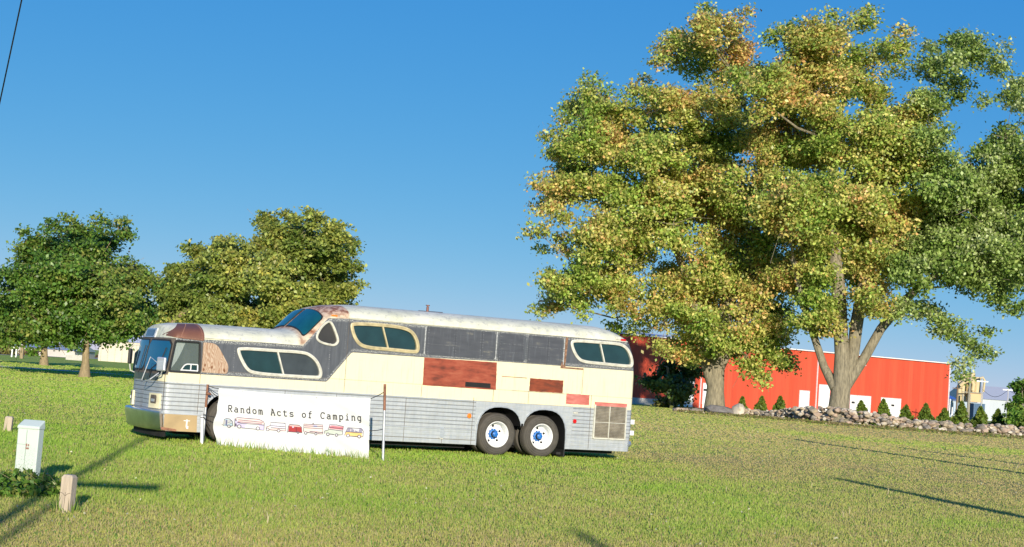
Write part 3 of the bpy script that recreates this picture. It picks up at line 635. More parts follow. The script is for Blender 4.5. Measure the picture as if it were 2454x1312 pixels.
# empty headlamp housings
for sgn_ in (0, 1):
    y0, y1 = (0.12, 0.56) if not sgn_ else (1.88, 2.32)
    h = nose_patch('headlamp_housing', y0, y1, 0.70, 1.02, 0.045, M['cream'], 10, 6, thick=0.05)
    nose_patch('socket', y0+0.09, y1-0.09, 0.80, 0.985, 0.049, M['seam'], 8, 5, parent=h, rnd=2)
    nose_patch('lamp_stub', y0+0.15, y1-0.15, 0.84, 0.90, 0.065, M['galv'], 4, 3, parent=h)
# brown riveted cap over the windscreen corner
mb = MB(); vs = []; NS, NQ = 26, 12
for side_ in (0,):
    for l, o_ in enumerate((0.012, -0.002)):
        for j in range(NQ+1):
            v = j/NQ; q = 1.0+v*0.74; s0 = 0.33+0.34*v**1.6
            for i in range(NS+1):
                p = surf(s0+(1.215-s0)*i/NS, q, o_); vs.append(p)
N = (NS+1)*(NQ+1); f = []
for j in range(NQ):
    for i in range(NS):
        q = j*(NS+1)+i; f.append((q, q+1, q+NS+2, q+NS+1)); f.append((N+q, N+q+NS+1, N+q+NS+2, N+q+1))
ed = list(range(NS+1))+[j*(NS+1)+NS for j in range(1, NQ+1)]+[NQ*(NS+1)+i for i in range(NS-1, -1, -1)]+[j*(NS+1) for j in range(NQ-1, 0, -1)]
for a, b in zip(ed, ed[1:]+ed[:1]): f.append((a, b, N+b, N+a))
mb.add(vs, f)
M['brown'] = simple('brown_primer', (0.17, 0.072, 0.042), 0.55, var=0.2, scale=3)
cap = mb.build('brown_roof_cap', M['brown'], bus, smooth=50)
mb = MB()
def rdots(pts):
    for p in pts: mb.add([p+Vector((0.009, 0, 0)), p+Vector((0, 0, 0.009)), p+Vector((-0.009, 0, 0)), p+Vector((0, 0, -0.009)), p+Vector((0, -0.006, 0.003))], [(0, 1, 4), (1, 2, 4), (2, 3, 4), (3, 0, 4)])
rdots([surf(1.16, 1.02+0.7*i/14, 0.014) for i in range(15)]); rdots([surf(0.45+0.7*i/18, 1.03, 0.014) for i in range(19)]); rdots([surf(0.62+0.25*(i/14)**1.5, 1.05+0.62*i/14, 0.014) for i in range(15)])
mb.build('rivets', simple('primer_rivet', (0.42, 0.24, 0.16), 0.6), cap)['kind'] = 'stuff'
# upper windscreen
def surf_patch(name, s0, s1, qa, qb, off, mat, parent=bus, thick=0.012, NS=14, NQ=14, fn=None, mirror=False):
    mb = MB(); vs = []
    for o_ in (off, off-thick):
        for j in range(NQ+1):
            for i in range(NS+1):
                u, v = i/NS, j/NQ
                if fn: u, v = fn(u, v)
                p = surf(s0+(s1-s0)*u, qa+(qb-qa)*v, 0)
                a = surf(s0+(s1-s0)*u+0.01, qa+(qb-qa)*v, 0)-p; b = surf(s0+(s1-s0)*u, qa+(qb-qa)*v+0.01, 0)-p
                nn = a.cross(b)
                if nn.length > 1e-12:
                    nn.normalize()
                    if nn.z < 0: nn = -nn
                    p = p+nn*o_
                vs.append(Vector((p.x, 2.44-p.y, p.z)) if mirror else p)
    N = (NS+1)*(NQ+1); f = []
    for j in range(NQ):
        for i in range(NS):
            q = j*(NS+1)+i; f.append((q, q+1, q+NS+2, q+NS+1)); f.append((N+q, N+q+NS+1, N+q+NS+2, N+q+1))
    ed = list(range(NS+1))+[j*(NS+1)+NS for j in range(1, NQ+1)]+[NQ*(NS+1)+i for i in range(NS-1, -1, -1)]+[j*(NS+1) for j in range(NQ-1, 0, -1)]
    for a, b in zip(ed, ed[1:]+ed[:1]): f.append((a, b, N+b, N+a))
    mb.add(vs, f); return mb.build(name, mat, parent, smooth=50)
def rc(u, v, e=6):                                        # rounded far corner in (u,v)
    a = 2*u-1; b = 2*v-1
    b2 = b
    if b < 0: b2 = b*(0.86+0.14*max(0, 1-abs(a)**e)**(1/e))
    return u, (b2+1)/2
for mir in (False, True):
    fr = surf_patch('upper_windscreen', 3.535, 4.02, 1.25, 1.985, 0.016, M['rubber'], fn=rc, mirror=mir)
    surf_patch('pane', 3.56, 3.995, 1.275, 1.965, 0.024, M['wsg2'], parent=fr, fn=rc, mirror=mir)
# wiper, mirrors
mb = MB(); A = nose(0.35, 1.42, 0.07); B = nose(0.42, 1.78, 0.07); B2 = nose(0.16, 1.50, 0.07)
mb.tube([nose(0.62, 1.36, 0.05), nose(0.50, 1.55, 0.09), nose(0.22, 1.72, 0.07)], 0.012, 6); mb.tube([nose(0.30, 1.52, 0.05), nose(0.14, 2.02, 0.05)], 0.012, 5); mb.build('wiper', M['rubber'], bus); mb = MB(); mb.tube([nose(1.5, 1.42, 0.05), nose(1.38, 2.05, 0.05)], 0.010, 5); mb.build('wiper', M['rubber'], bus)
mb = MB(); mp = Vector((0.30, -0.14, 1.66)); mb.box(-0.035, 0.035, -0.11, 0.11, -0.15, 0.15, M=Matrix.Translation(mp) @ Matrix.Rotation(rad(42), 4, 'Z')); mir = mb.build('side_mirror', M['alu'], bus, bevel=0.03)
mb = MB(); mb.tube([(0.33, -0.13, 1.52), (0.32, -0.10, 1.44), (0.30, 0.02, 1.41), (0.24, 0.12, 1.38)], 0.014, 6); mb.tube([(0.30, 0.0, 1.47), (0.12, 0.0, 1.32), (0.06, 0.3, 1.24)], 0.012, 6); mb.tube([(0.26, -0.06, 1.66), (0.12, 0.10, 1.80), (0.0, 0.2, 1.3)], 0.010, 6); mb.build('mirror_arm', M['galv'], mir)
mb = MB(); mp = Vector((0.36, 2.60, 1.78)); mb.box(-0.03, 0.03, -0.10, 0.10, -0.17, 0.17, M=Matrix.Translation(mp) @ Matrix.Rotation(rad(-30), 4, 'Z')); m2 = mb.build('side_mirror', M['rubber'], bus, bevel=0.02)
for q in ([(0.36, 2.60, 1.94), (0.38, 2.50, 2.04), (0.5, 2.36, 2.05)], [(0.36, 2.60, 1.62), (0.38, 2.55, 1.45), (0.48, 2.36, 1.4)]): mb = MB(); mb.tube(q, 0.014, 6); mb.build('mirror_arm', M['frame_w'], m2)

# --- wheels
def tyre_mat():
    n = NT('old_tyre'); f = n.noise(6, 6); c = n.mix(f, (0.035, 0.034, 0.03), (0.12, 0.105, 0.085)); n.bump(n.noise(60, 3), 0.3, 0.003); return n.out(c, 0.85)
M['tyre'] = tyre_mat()
R_ = 0.515
def make_wheel(s_, yc, flip=False, dish=True, hub='blue'):
    rt = bpy.data.objects.new('wheel', None); COL.objects.link(rt); rt.parent = bus; rt.location = (s_, yc, R_-0.01); rt.rotation_euler = (0, 0, math.pi if flip else 0)
    rt.empty_display_size = 0.2
    Mx = Matrix.Rotation(rad(90), 4, 'X')                # lathe axis z -> -y (outwards)
    mb = MB(); T = [(0.300, 0.115), (0.320, 0.135), (0.37, 0.148), (0.43, 0.145), (0.48, 0.130), (0.502, 0.105), (0.512, 0.06), (0.515, 0.045), (0.500, 0.042), (0.500, 0.030), (0.515, 0.027), (0.515, -0.027), (0.500, -0.030), (0.500, -0.042), (0.515, -0.045), (0.512, -0.06), (0.502, -0.105), (0.48, -0.13), (0.43, -0.145), (0.37, -0.148), (0.32, -0.135), (0.30, -0.115), (0.30, 0.115)]
    mb.lathe(T, Mx, 48); 
    for rr in (0.345, 0.405, 0.455): mb.lathe([(rr-0.004, 0.140 if rr > 0.44 else 0.1465), (rr, 0.1545 if rr < 0.44 else 0.148), (rr+0.004, 0.140 if rr > 0.44 else 0.1465)], Mx, 48)
    mb.build('tyre', M['tyre'], rt, smooth=35)
    mb = MB(); d = -0.09 if dish else 0.05
    P = [(0.318, 0.128), (0.305, 0.140), (0.292, 0.132), (0.286, 0.10), (0.272, 0.075), (0.266, 0.03), (0.262, d+0.02), (0.245, d), (0.12, d-0.01 if dish else d+0.03), (0.0, d-0.01 if dish else d+0.03)]
    mb.lathe(P, Mx, 40); mb.build('rim', M['white_paint'], rt, smooth=30)
    for k in range(5):
        a = 2*math.pi*(k+0.3)/5; c = Vector((math.cos(a)*0.195, math.sin(a)*0.195, d+0.002)); mb = MB(); mb.lathe([(0.0, 0.006), (0.030, 0.006), (0.034, -0.02)], Mx @ Matrix.Translation(c), 10); mb.build('hand_hole', M['dark'], rt)
    mb = MB(); mb.lathe([(0.115, d-0.01), (0.112, d+0.05), (0.075, d+0.06), (0.07, d+0.13), (0.045, d+0.15), (0, d+0.152)], Mx, 20)
    for k in range(10):
        a = 2*math.pi*k/10; c = Vector((math.cos(a)*0.125, math.sin(a)*0.125, d-0.01)); mb.lathe([(0.014, 0), (0.014, 0.05), (0, 0.052)], Mx @ Matrix.Translation(c), 6)
        c = Vector((math.cos(a)*0.055, math.sin(a)*0.055, d+0.13)); mb.lathe([(0.009, 0), (0.009, 0.03), (0, 0.032)], Mx @ Matrix.Translation(c), 6)
    mb.build('hub', M[hub], rt, smooth=40)
    return rt
make_wheel(8.735, 0.22); make_wheel(9.985, 0.22); make_wheel(2.02, 0.24, dish=False)
for s_ in (8.735, 9.985): make_wheel(s_, 2.22, flip=True)
make_wheel(2.02, 2.20, flip=True, dish=False)
mb = MB()
for s_ in (8.735, 9.985):
    for y in (0.62, 1.82): mb.lathe([(0.3, -0.13), (0.50, -0.12), (0.515, 0), (0.50, 0.12), (0.3, 0.13)], Matrix.Translation((s_, y, R_-0.01)) @ Matrix.Rotation(rad(90), 4, 'X'), 32)
mb.build('inner_tyres', M['tyre'], bus, smooth=35)
mb = MB(); mb.box(0.9, 1.35, 0.3, 2.14, 0.16, 0.5); mb.box(2.7, 8.0, 0.35, 2.09, 0.13, 0.5); mb.box(10.8, 12.2, 0.3, 2.14, 0.15, 0.5)  # chassis boxes carried down low to block light under the bus
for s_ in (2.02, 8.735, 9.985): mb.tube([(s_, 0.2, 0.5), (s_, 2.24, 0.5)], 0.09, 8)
mb.box(8.2, 10.4, 0.78, 1.66, 0.18, 0.42); mb.build('chassis_light_block', M['dark'], bus)
mb = MB(); mb.box(10.62, 10.65, 0.06, 0.50, 0.02, 0.32); mb.box(10.5, 10.62, 0.2, 0.4, 0.08, 0.14); mb.build('mud_flap', M['rubber'], bus)

# ================================================================== BANNER
bTL, bBL = at(524, 931, 33.05), at(519.5, 1071, 33.05); bTR, bBR = at(888, 954.5, 31.98), at(883.5, 1105, 31.98)
def BP(u, v, off=0.0):
    p = (bTL*(1-u)+bTR*u)*(1-v)+(bBL*(1-u)+bBR*u)*v
    wav = 0.030*math.sin(u*7+v*2)*math.sin(v*3.1)+0.014*math.sin(u*19+v*5)*v+0.012*math.sin((u-v)*11)+0.012*math.exp(-u*5)*math.sin(v*26)+0.012*math.exp(-(1-u)*5)*math.sin((v+(1-u)*1.5)*22)
    ex = -0.10*math.exp(-((v-0.66)/0.16)**2)*max(0, 1-u*6)*1.0
    sag = -0.03*math.sin(u*math.pi)*(1-v)
    dr = (bTR-bTL)/np.linalg.norm(bTR-bTL)
    nn = np.array([dr[1], -dr[0], 0]); return p+nn*(wav+off)+dr*ex+np.array([0, 0, sag])
mb = MB(); NU, NV = 150, 60; vs = [BP(i/NU, j/NV, o_) for o_ in (0, -0.004) for j in range(NV+1) for i in range(NU+1)]; N = (NU+1)*(NV+1); f = []
for j in range(NV):
    for i in range(NU):
        q = j*(NU+1)+i; f += [(q, q+1, q+NU+2, q+NU+1), (N+q, N+q+NU+1, N+q+NU+2, N+q+1)]
ed = list(range(NU+1))+[j*(NU+1)+NU for j in range(1, NV+1)]+[NV*(NU+1)+i for i in range(NU-1, -1, -1)]+[j*(NU+1) for j in range(NV-1, 0, -1)]
for a, b in zip(ed, ed[1:]+ed[:1]): f.append((a, b, N+b, N+a))
bnr = empty('banner', tuple((bBL+bBR)/2), 0, 'white vinyl banner reading Random Acts of Camping in front of the bus', 'banner')
off0 = Vector(bnr.location)
def bpart(mb, name, mat, smooth=None):
    mb.v = [tuple(Vector(v)-off0) for v in mb.v]; return mb.build(name, mat, bnr, smooth=smooth)
mb.add(vs, f); bpart(mb, 'sheet', simple('white_vinyl', (0.70, 0.70, 0.68), 0.45, var=0.02, scale=2, bump=0.05), 60)
def cuv(x, y):                                           # detail-trace coordinates -> sheet (u,v)
    u = (x-(238-(y-75)*0.05))/1935.0; v = (y-(75+(x-240)*0.057))/(725+70*u); return u, v
def ribbon(mb, pts, wd=0.009, off=0.010, closed=False, uv=False):
    P = [cuv(*p) for p in pts] if not uv else pts
    P = [P[i] for i in range(len(P)) if i == 0 or P[i] != P[i-1]]
    W, H = 3.19, 1.27; Q = [Vector((u*W, v*H)) for u, v in P]
    if closed: Q.append(Q[0])
    L = []; 
    for i, p in enumerate(Q):
        a = Q[max(i-1, 0)]; b = Q[min(i+1, len(Q)-1)]
        if closed and i in (0, len(Q)-1): a = Q[-2]; b = Q[1]
        t = (b-a)
        if t.length < 1e-9: t = Vector((1, 0))
        t.normalize(); nn = Vector((-t.y, t.x))*wd/2; L.append((p+nn, p-nn))
    vs = []; 
    for a, b in L: vs += [BP(a.x/W, a.y/H, off), BP(b.x/W, b.y/H, off)]
    mb.add(vs, [(2*i, 2*i+1, 2*i+3, 2*i+2) for i in range(len(L)-1)])
def fill(mb, pts, off=0.004, uv=False):
    P = [cuv(*p) for p in pts] if not uv else pts; mb.add([BP(u, v, off) for u, v in P], [tuple(range(len(P)))])
def arc(cx, cy, rx, ry, a0, a1, n=8): return [(cx+rx*math.cos(rad(a0+(a1-a0)*i/n)), cy+ry*math.sin(rad(a0+(a1-a0)*i/n))) for i in range(n+1)]
G = {  # glyph strokes, x 0..0.6, y up, cap height 1, x-height .66
 'R': [[(.03, 0), (.22, 0)], [(.1, 0), (.1, .95)], [(.03, .95), (.1, .95)]+arc(.33, .71, .19, .24, 90, -90)+[(.1, .47)], [(.3, .47), (.5, 0), (.6, 0)]],
 'a': [arc(.27, .46, .19, .2, 150, 0)+[(.46, .0), (.56, 0)], arc(.27, .19, .2, .19, 60, 300, 10), [(.36, .37), (.46, .36)], [(.37, .03), (.46, .14)]],
 'n': [[(.04, .66), (.13, .66), (.13, 0)], [(.04, 0), (.22, 0)], arc(.3, .44, .17, .22, 180, 0)+[(.47, 0)], [(.38, 0), (.56, 0)]],
 'd': [arc(.27, .33, .2, .33, 20, 340, 14), [(.38, 1.0), (.47, 1.0), (.47, 0), (.57, 0)]],
 'o': [arc(.3, .33, .22, .33, 0, 360, 16)],
 'm': [[(.0, .66), (.08, .66), (.08, 0)], [(.0, 0), (.15, 0)], arc(.19, .5, .11, .16, 180, 0)+[(.3, 0)], [(.25, 0), (.37, 0)], arc(.41, .5, .11, .16, 180, 0)+[(.52, 0)], [(.47, 0), (.6, 0)]],
 'A': [[(.0, 0), (.2, 0)], [(.4, 0), (.6, 0)], [(.07, 0), (.28, .95), (.32, .95), (.53, 0)], [(.15, .95), (.3, .95)], [(.15, .36), (.45, .36)]],
 'c': [arc(.31, .33, .22, .33, 40, 325, 12), [(.48, .66), (.48, .5)]],
 't': [[(.2, .9), (.2, .15)]+arc(.33, .14, .13, .14, 180, 290, 6)+[(.52, .06)], [(.05, .66), (.5, .66)]],
 's': [arc(.3, .49, .19, .17, 30, 230, 8)+arc(.3, .17, .2, .17, 70, -150, 10), [(.48, .66), (.48, .52)], [(.1, 0), (.1, .15)]],
 'f': [arc(.4, .82, .15, .17, 60, 180, 6)+[(.25, 0)], [(.1, 0), (.45, 0)], [(.1, .66), (.5, .66)]],
 'C': [arc(.32, .475, .26, .475, 40, 320, 14), [(.52, .95), (.52, .7)]],
 'p': [[(.02, .66), (.12, .66), (.12, -.28)], [(.02, -.28), (.25, -.28)], arc(.32, .33, .21, .33, 160, -160, 14)],
 'i': [[(.12, .66), (.3, .66), (.3, 0)], [(.08, 0), (.52, 0)], [(.28, .88), (.32, .88), (.32, .94), (.28, .94), (.28, .88)]],
 'g': [arc(.28, .33, .2, .33, 20, 340, 14), [(.58, .66), (.47, .66), (.47, -.1)]+arc(.3, -.1, .17, .17, 0, -110, 6)]}
mb = MB(); pitch = 78.3; capx = 82.0
for i, ch in enumerate('Random Acts of Camping'):
    if ch == ' ': continue
    cx = 366+i*78.0
    for stk in G[ch]:
        pts = []
        for (gx_, gy_) in stk:
            X_ = cx+gx_*104*0.92; base = 360+(X_-370)*0.066; pts.append((X_, base-gy_*capx))
        ribbon(mb, pts, 0.022)
bpart(mb, 'lettering', simple('dark_grey_ink', (0.05, 0.05, 0.055), 0.6, var=0.1))
INK = {}
def ink(c):
    if c not in INK: INK[c] = simple('printed_ink', c, 0.55, var=0.08)
    return INK[c]
LINE = ink((0.10, 0.08, 0.11))
def vehicle(name, fills, lines, wheels, label):
    mb = MB(); mats = []; 
    for k, (c, p) in enumerate(fills):
        b0 = len(mb.f); fill(mb, p, 0.006+0.0012*k); mi = len(mats)
        mats.append(ink(c)); mb.m[b0:] = [mi]*(len(mb.f)-b0)
    mats.append(LINE); li = len(mats)-1; b0 = len(mb.f)
    for l in lines: ribbon(mb, l, 0.013, 0.0145)
    for (x, y, r) in wheels: ribbon(mb, arc(x, y, r, r, 0, 360, 12), 0.014, 0.0155)
    mb.m[b0:] = [li]*(len(mb.f)-b0); mats.append(ink((0.7, 0.68, 0.7))); b0 = len(mb.f)
    for (x, y, r) in wheels: fill(mb, arc(x, y, r*0.8, r*0.8, 0, 330, 11), 0.0130)
    mb.m[b0:] = [len(mats)-1]*(len(mb.f)-b0)
    mb.v = [tuple(Vector(v)-off0) for v in mb.v]; me = bpy.data.meshes.new(name); me.from_pydata(mb.v, [], mb.f); me.polygons.foreach_set('material_index', mb.m); me.update()
    o = link(name, me, bnr, mats); o['label'] = label
vehicle('printed_trailer', [((.42, .55, .62), [(335, 455), (400, 450), (435, 480), (443, 530), (400, 548), (340, 545)]), ((.15, .16, .28), [(352, 465), (378, 468), (376, 540), (354, 538)])],
        [[(318, 522), (340, 540), (338, 458), (360, 448), (400, 452), (436, 480), (443, 535), (405, 550)], [(385, 478), (425, 480)], [(385, 500), (430, 505)]], [(398, 545, 16)], 'blue grey teardrop trailer drawing')
vehicle('printed_bus', [((.55, .50, .68), [(462, 470), (540, 500), (828, 520), (822, 588), (720, 580), (540, 560), (470, 550)]), ((.80, .58, .55), [(465, 445), (500, 435), (760, 455), (820, 480), (826, 515), (500, 480)]), ((.12, .10, .14), [(462, 452), (484, 458), (484, 545), (466, 545)]), ((.35, .2, .22), [(500, 480), (800, 505), (800, 515), (500, 492)])],
        [[(462, 550), (462, 448), (495, 433), (760, 452), (815, 478), (828, 500), (822, 590), (770, 585)], [(540, 562), (730, 578)], [(505, 462), (810, 490)], [(490, 490), (540, 505), (826, 525)]], [(515, 545, 21), (748, 568, 21)], 'long lilac and pink coach drawing')
vehicle('printed_camper', [((.82, .62, .58), [(850, 545), (890, 535), (895, 560), (1090, 575), (1088, 598), (860, 585)]), ((.72, .70, .78), [(905, 495), (1088, 500), (1088, 570), (905, 555)]), ((.22, .22, .26), [(960, 488), (1085, 500), (1083, 512), (960, 500)]), ((.3, .4, .6), [(950, 522), (1010, 528), (1008, 540), (950, 534)])],
        [[(850, 585), (848, 550), (900, 530), (905, 490), (1088, 500), (1090, 598), (1015, 592)], [(885, 582), (980, 592)], [(905, 530), (1088, 545)], [(905, 556), (1085, 570)]], [(866, 580, 18), (1000, 594, 18)], 'pink and grey camper drawing')
vehicle('printed_trailer', [((.42, .05, .05), [(1130, 535), (1295, 550), (1300, 615), (1120, 605)]), ((.75, .45, .42), [(1130, 522), (1170, 515), (1270, 530), (1298, 550), (1130, 535)]), ((.6, .65, .8), [(1172, 540), (1196, 542), (1196, 556), (1172, 554)]), ((.15, .04, .05), [(1222, 548), (1232, 549), (1230, 612), (1220, 611)])],
        [[(1112, 618), (1125, 540), (1145, 514), (1265, 524), (1298, 548), (1302, 618), (1120, 606)]], [(1248, 618, 12)], 'dark red trailer drawing')
vehicle('printed_van', [((.80, .62, .60), [(1328, 510), (1570, 522), (1568, 634), (1325, 605)]), ((.35, .45, .75), [(1450, 525), (1500, 528), (1500, 548), (1450, 545)]), ((.9, .72, .62), [(1330, 560), (1568, 575), (1568, 600), (1330, 585)]), ((.2, .16, .18), [(1400, 598), (1568, 612), (1568, 624), (1400, 610)])],
        [[(1322, 605), (1328, 508), (1572, 520), (1568, 635), (1500, 632)], [(1330, 530), (1570, 542)], [(1330, 555), (1570, 570)], [(1365, 615), (1460, 628)], [(1440, 508), (1450, 492), (1458, 512)]], [(1350, 622, 17), (1480, 634, 14)], 'striped pink motorhome drawing')
vehicle('printed_truck', [((.55, .60, .50), [(1595, 600), (1650, 575), (1820, 605), (1812, 648), (1600, 630)]), ((.62, .20, .22), [(1650, 525), (1825, 545), (1820, 585), (1655, 565)]), ((.55, .5, .55), [(1660, 512), (1740, 522), (1735, 540), (1650, 535)])],
        [[(1590, 630), (1592, 598), (1640, 585), (1655, 515), (1740, 520), (1830, 540), (1818, 648), (1765, 648)], [(1650, 550), (1825, 570)], [(1650, 575), (1820, 598)], [(1655, 635), (1720, 645)]], [(1634, 640, 18), (1746, 650, 16)], 'green truck with a red camper top drawing')
vehicle('printed_van', [((.88, .55, .20), [(1860, 610), (2060, 625), (2060, 670), (1855, 655)]), ((.30, .28, .36), [(1885, 562), (2070, 572), (2064, 618), (1870, 605)]), ((.8, .72, .68), [(1920, 570), (1928, 570), (1925, 605), (1917, 605)]), ((.8, .72, .68), [(1968, 572), (1976, 572), (1973, 608), (1965, 608)]), ((.8, .72, .68), [(2014, 575), (2022, 575), (2020, 611), (2012, 611)])],
        [[(1848, 655), (1860, 610), (1885, 558), (2055, 568), (2080, 600), (2075, 672), (2050, 674)], [(1910, 662), (2008, 672)], [(1862, 608), (2070, 624)]], [(1890, 656, 19), (2028, 670, 19)], 'orange and cream van drawing')
# eyelets and cords
for (x, y) in ((560, 108), (865, 132), (1180, 150), (1500, 170), (1838, 184)): mb = MB(); fill(mb, arc(x, y, 8, 8, 0, 315, 7), 0.010); bpart(mb, 'eyelet', M['galv'])
pl_t, pl_b = at(498, 922, 33.39), gnd(485, 1064); pr_t, pr_b = at(922.5, 921, 31.92), gnd(919, 1104.5)
def stake(base, label, parts):
    o = empty('metal_stake', tuple(base), 0, label, 'stake', 'stakes holding the banner'); o0 = Vector(base)
    for nm, tubes, mt in parts:
        mb = MB()
        for p_, r_ in tubes: mb.tube([tuple(Vector(q)-o0) for q in p_], r_, 8)
        mb.build(nm, mt, o, smooth=60)
dn = np.array([0, 0, .3])
stake(pr_b, 'galvanised stake with a rusty top at the right end of the banner', [('shaft', [([pr_b-dn, pr_b+(pr_t-pr_b)*0.66], .028)], M['galv']), ('rusty_top', [([pr_b+(pr_t-pr_b)*0.655, pr_t], .029)], M['rustpost'])])
stake(pl_b, 'leaning stake with a rusty top at the left end of the banner', [('shaft', [([pl_b-dn, pl_b+(pl_t-pl_b)*0.62], .026)], M['galv']), ('rusty_top', [([pl_b+(pl_t-pl_b)*0.615, pl_t], .027), ([at(495, 943, 33.35), at(504, 945, 33.3)], .03)], M['rustpost'])])
q_ = gnd(485.5, 1066); stake(q_, 'short pale stake beside the foot of the leaning stake', [('shaft', [([q_-dn, at(484.5, 997, q_[1])], .034)], M['white_paint']), ('cord_band', [([at(484.6, 1002, q_[1]), at(484.6, 1000, q_[1])], .038)], M['cable'])])
for a, b in ((at(499, 925, 33.36), BP(0.004, 0.01)), (at(499, 932, 33.36), BP(0.0, 0.16)), (at(487, 993, 33.3), BP(-0.002, 0.5)), (at(487, 996, 33.3), BP(-0.02, 0.66)), (at(921, 940, 31.92), BP(1.0, 0.01)), (at(920.5, 1029, 31.92), BP(1.0, 0.52))):
    mb = MB(); mb.tube([a, (np.array(a)+np.array(b))/2-np.array([0, 0, .01]), b], 0.009, 5); bpart(mb, 'cord', M['cable'])

# ================================================================== UTILITY BOX, POSTS, WEEDS
M['boxpaint'] = None
n = NT('pale_green_box'); sp = n.noise(60, 3, rough=0.7); zz_ = n.sep()[2]
c = n.mix(n.noise(3, 4), (0.50, 0.58, 0.50), (0.60, 0.67, 0.60)); lowm = n.ramp(n.m('ADD', zz_, n.m('MULTIPLY', n.noise(5, 3), 0.3)), [(0.2, 1), (0.75, 0)])
c = n.mix(n.m('MULTIPLY', n.ramp(sp, [(0.55, 0), (0.60, 1)]), n.m('MULTIPLY', lowm, 0.8)), c, (0.12, 0.12, 0.09)); M['boxpaint'] = n.out(c, 0.55)
ub = empty('utility_pedestal', tuple(gnd(67, 1166)), rad(-12), 'pale green metal telephone pedestal standing in weeds at the left edge', 'utility box')
mb = MB(); k = 0.94
mb.add([(-.15, -.12, -.05), (.15, -.12, -.05), (.15, .02, -.05), (-.15, .02, -.05), (-.155, -.12, .78), (.155, -.12, .78), (.155, .02, .78), (-.155, .02, .78)], [(3, 2, 1, 0), (4, 5, 6, 7), (0, 1, 5, 4), (1, 2, 6, 5), (2, 3, 7, 6), (3, 0, 4, 7)])
mb.build('cabinet', M['boxpaint'], ub, bevel=0.012)
mb = MB(); mb.add([(-.162, -.135, .76), (.162, -.135, .76), (.162, .035, .76), (-.162, .035, .76), (-.162, -.135, .80), (.162, -.135, .80), (.155, .025, .885), (-.155, .025, .885)], [(3, 2, 1, 0), (4, 5, 6, 7), (0, 1, 5, 4), (1, 2, 6, 5), (2, 3, 7, 6), (3, 0, 4, 7)])
mb.build('lid', M['boxpaint'], ub, bevel=0.014)
mb = MB(); mb.box(-0.02, -0.014, -.1225, -.119, 0.05, .75); mb.box(-.148, .148, -.1225, -.119, 0.20, .206); mb.box(-.15, -0.02, -.1225, -.119, 0.555, .559); mb.build('door_seams', simple('seam_green', (0.22, 0.28, 0.22), 0.7), ub)
mb = MB(); mb.box(-0.018, 0.002, -.124, -.1195, 0.53, .57); mb.box(-0.018, 0.03, -.124, -.1195, 0.495, .52); mb.box(0.012, 0.03, -.124, -.1195, 0.535, .565); mb.build('sticker', simple('brown_sticker', (0.30, 0.16, 0.12), 0.6), ub)
mb = MB(); mb.box(-.17, -.15, -.08, -.04, .32, .37); mb.build('hasp', M['galv'], ub)
def wood_post(px, py, w_, h_, rz, tilt, label, chamf=True, groove=False):
    g_ = gnd(px, py); o = empty('wooden_post', tuple(g_), rz, label, 'post', 'short wooden posts by the utility box'); o.rotation_euler = (0, tilt, rz)
    mb = MB(); hw = w_/2; t = hw*0.72 if chamf else hw
    mb.add([(-hw, -hw, -.2), (hw, -hw, -.2), (hw, hw, -.2), (-hw, hw, -.2), (-hw, -hw, h_-.03), (hw, -hw, h_-.03), (hw, hw, h_-.03), (-hw, hw, h_-.03), (-t, -t, h_), (t, -t, h_), (t, t, h_), (-t, t, h_)],
           [(3, 2, 1, 0), (0, 1, 5, 4), (1, 2, 6, 5), (2, 3, 7, 6), (3, 0, 4, 7), (4, 5, 9, 8), (5, 6, 10, 9), (6, 7, 11, 10), (7, 4, 8, 11), (8, 9, 10, 11)])
    mb.build('shaft', M['wood'], o, bevel=0.006)
    if groove:
        mb = MB(); mb.box(-0.002, 0.002, -hw-0.0025, -hw+.002, 0.02, 0.24)
        for sx_ in (-1, 1): mb.tube([(0, -hw-.001, .20), (sx_*.03, -hw-.001, .225), (sx_*.06, -hw-.001, .235)], .0025, 4)
        mb.build('crack', M['seam'], o)
wood_post(158, 1230, 0.135, 0.435, rad(-10), rad(1), 'short square wooden post right of the pale green pedestal, with a dark crack', groove=True)
wood_post(18, 1036, 0.155, 0.335, rad(5), rad(3), 'short pale wooden post beyond the pedestal at the left edge of the lawn')
def leaf_quads(C, size, g, up=0.3, col=None, aspect=1.5, out=None):
    N = len(C); nrm = g.normal(size=(N, 3)); nrm[:, 2] += up
    if out is not None: nrm += out
    nrm /= np.linalg.norm(nrm, axis=1)[:, None]
    a = g.normal(size=(N, 3)); a -= nrm*(a*nrm).sum(1)[:, None]; a /= np.linalg.norm(a, axis=1)[:, None]; b = np.cross(nrm, a)
    s = (size*(0.6+0.8*g.random(N)))[:, None] if np.ndim(size) == 0 else size[:, None]
    a = a*s*0.5*aspect; b = b*s*0.5; bend = nrm*s*0.15
    V = np.stack([C-a-bend, C+b*1.0, C+a-bend, C-b*1.0], 1).reshape(-1, 3)
    return V, np.arange(N*4).reshape(-1, 4)
g = np.random.default_rng(3); N = 1900
c0 = gnd(58, 1190); ang = g.random(N)*2*math.pi; rr = np.sqrt(g.random(N)); xw = c0[0]+rr*np.cos(ang)*0.62-0.1; yw = c0[1]+rr*np.sin(ang)*0.9+0.1
hh = (0.05+0.26*g.random(N))*(1-0.6*rr**2)
C_ = np.stack([xw, yw, hh], 1); Vv, Ff = leaf_quads(C_, 0.055, g, 0.8)
cl = np.where(g.random((N, 1)) < 0.8, np.array([0.11, 0.22, 0.03]), np.array([0.28, 0.32, 0.07]))*(0.6+0.8*g.random((N, 1)))
o = np_mesh('weed_clump', Vv, Ff, M['leaf'], col=cl); tag(o, 'tangled dark green weeds at the foot of the pale green pedestal', 'weeds', kind='stuff')
mb = MB()
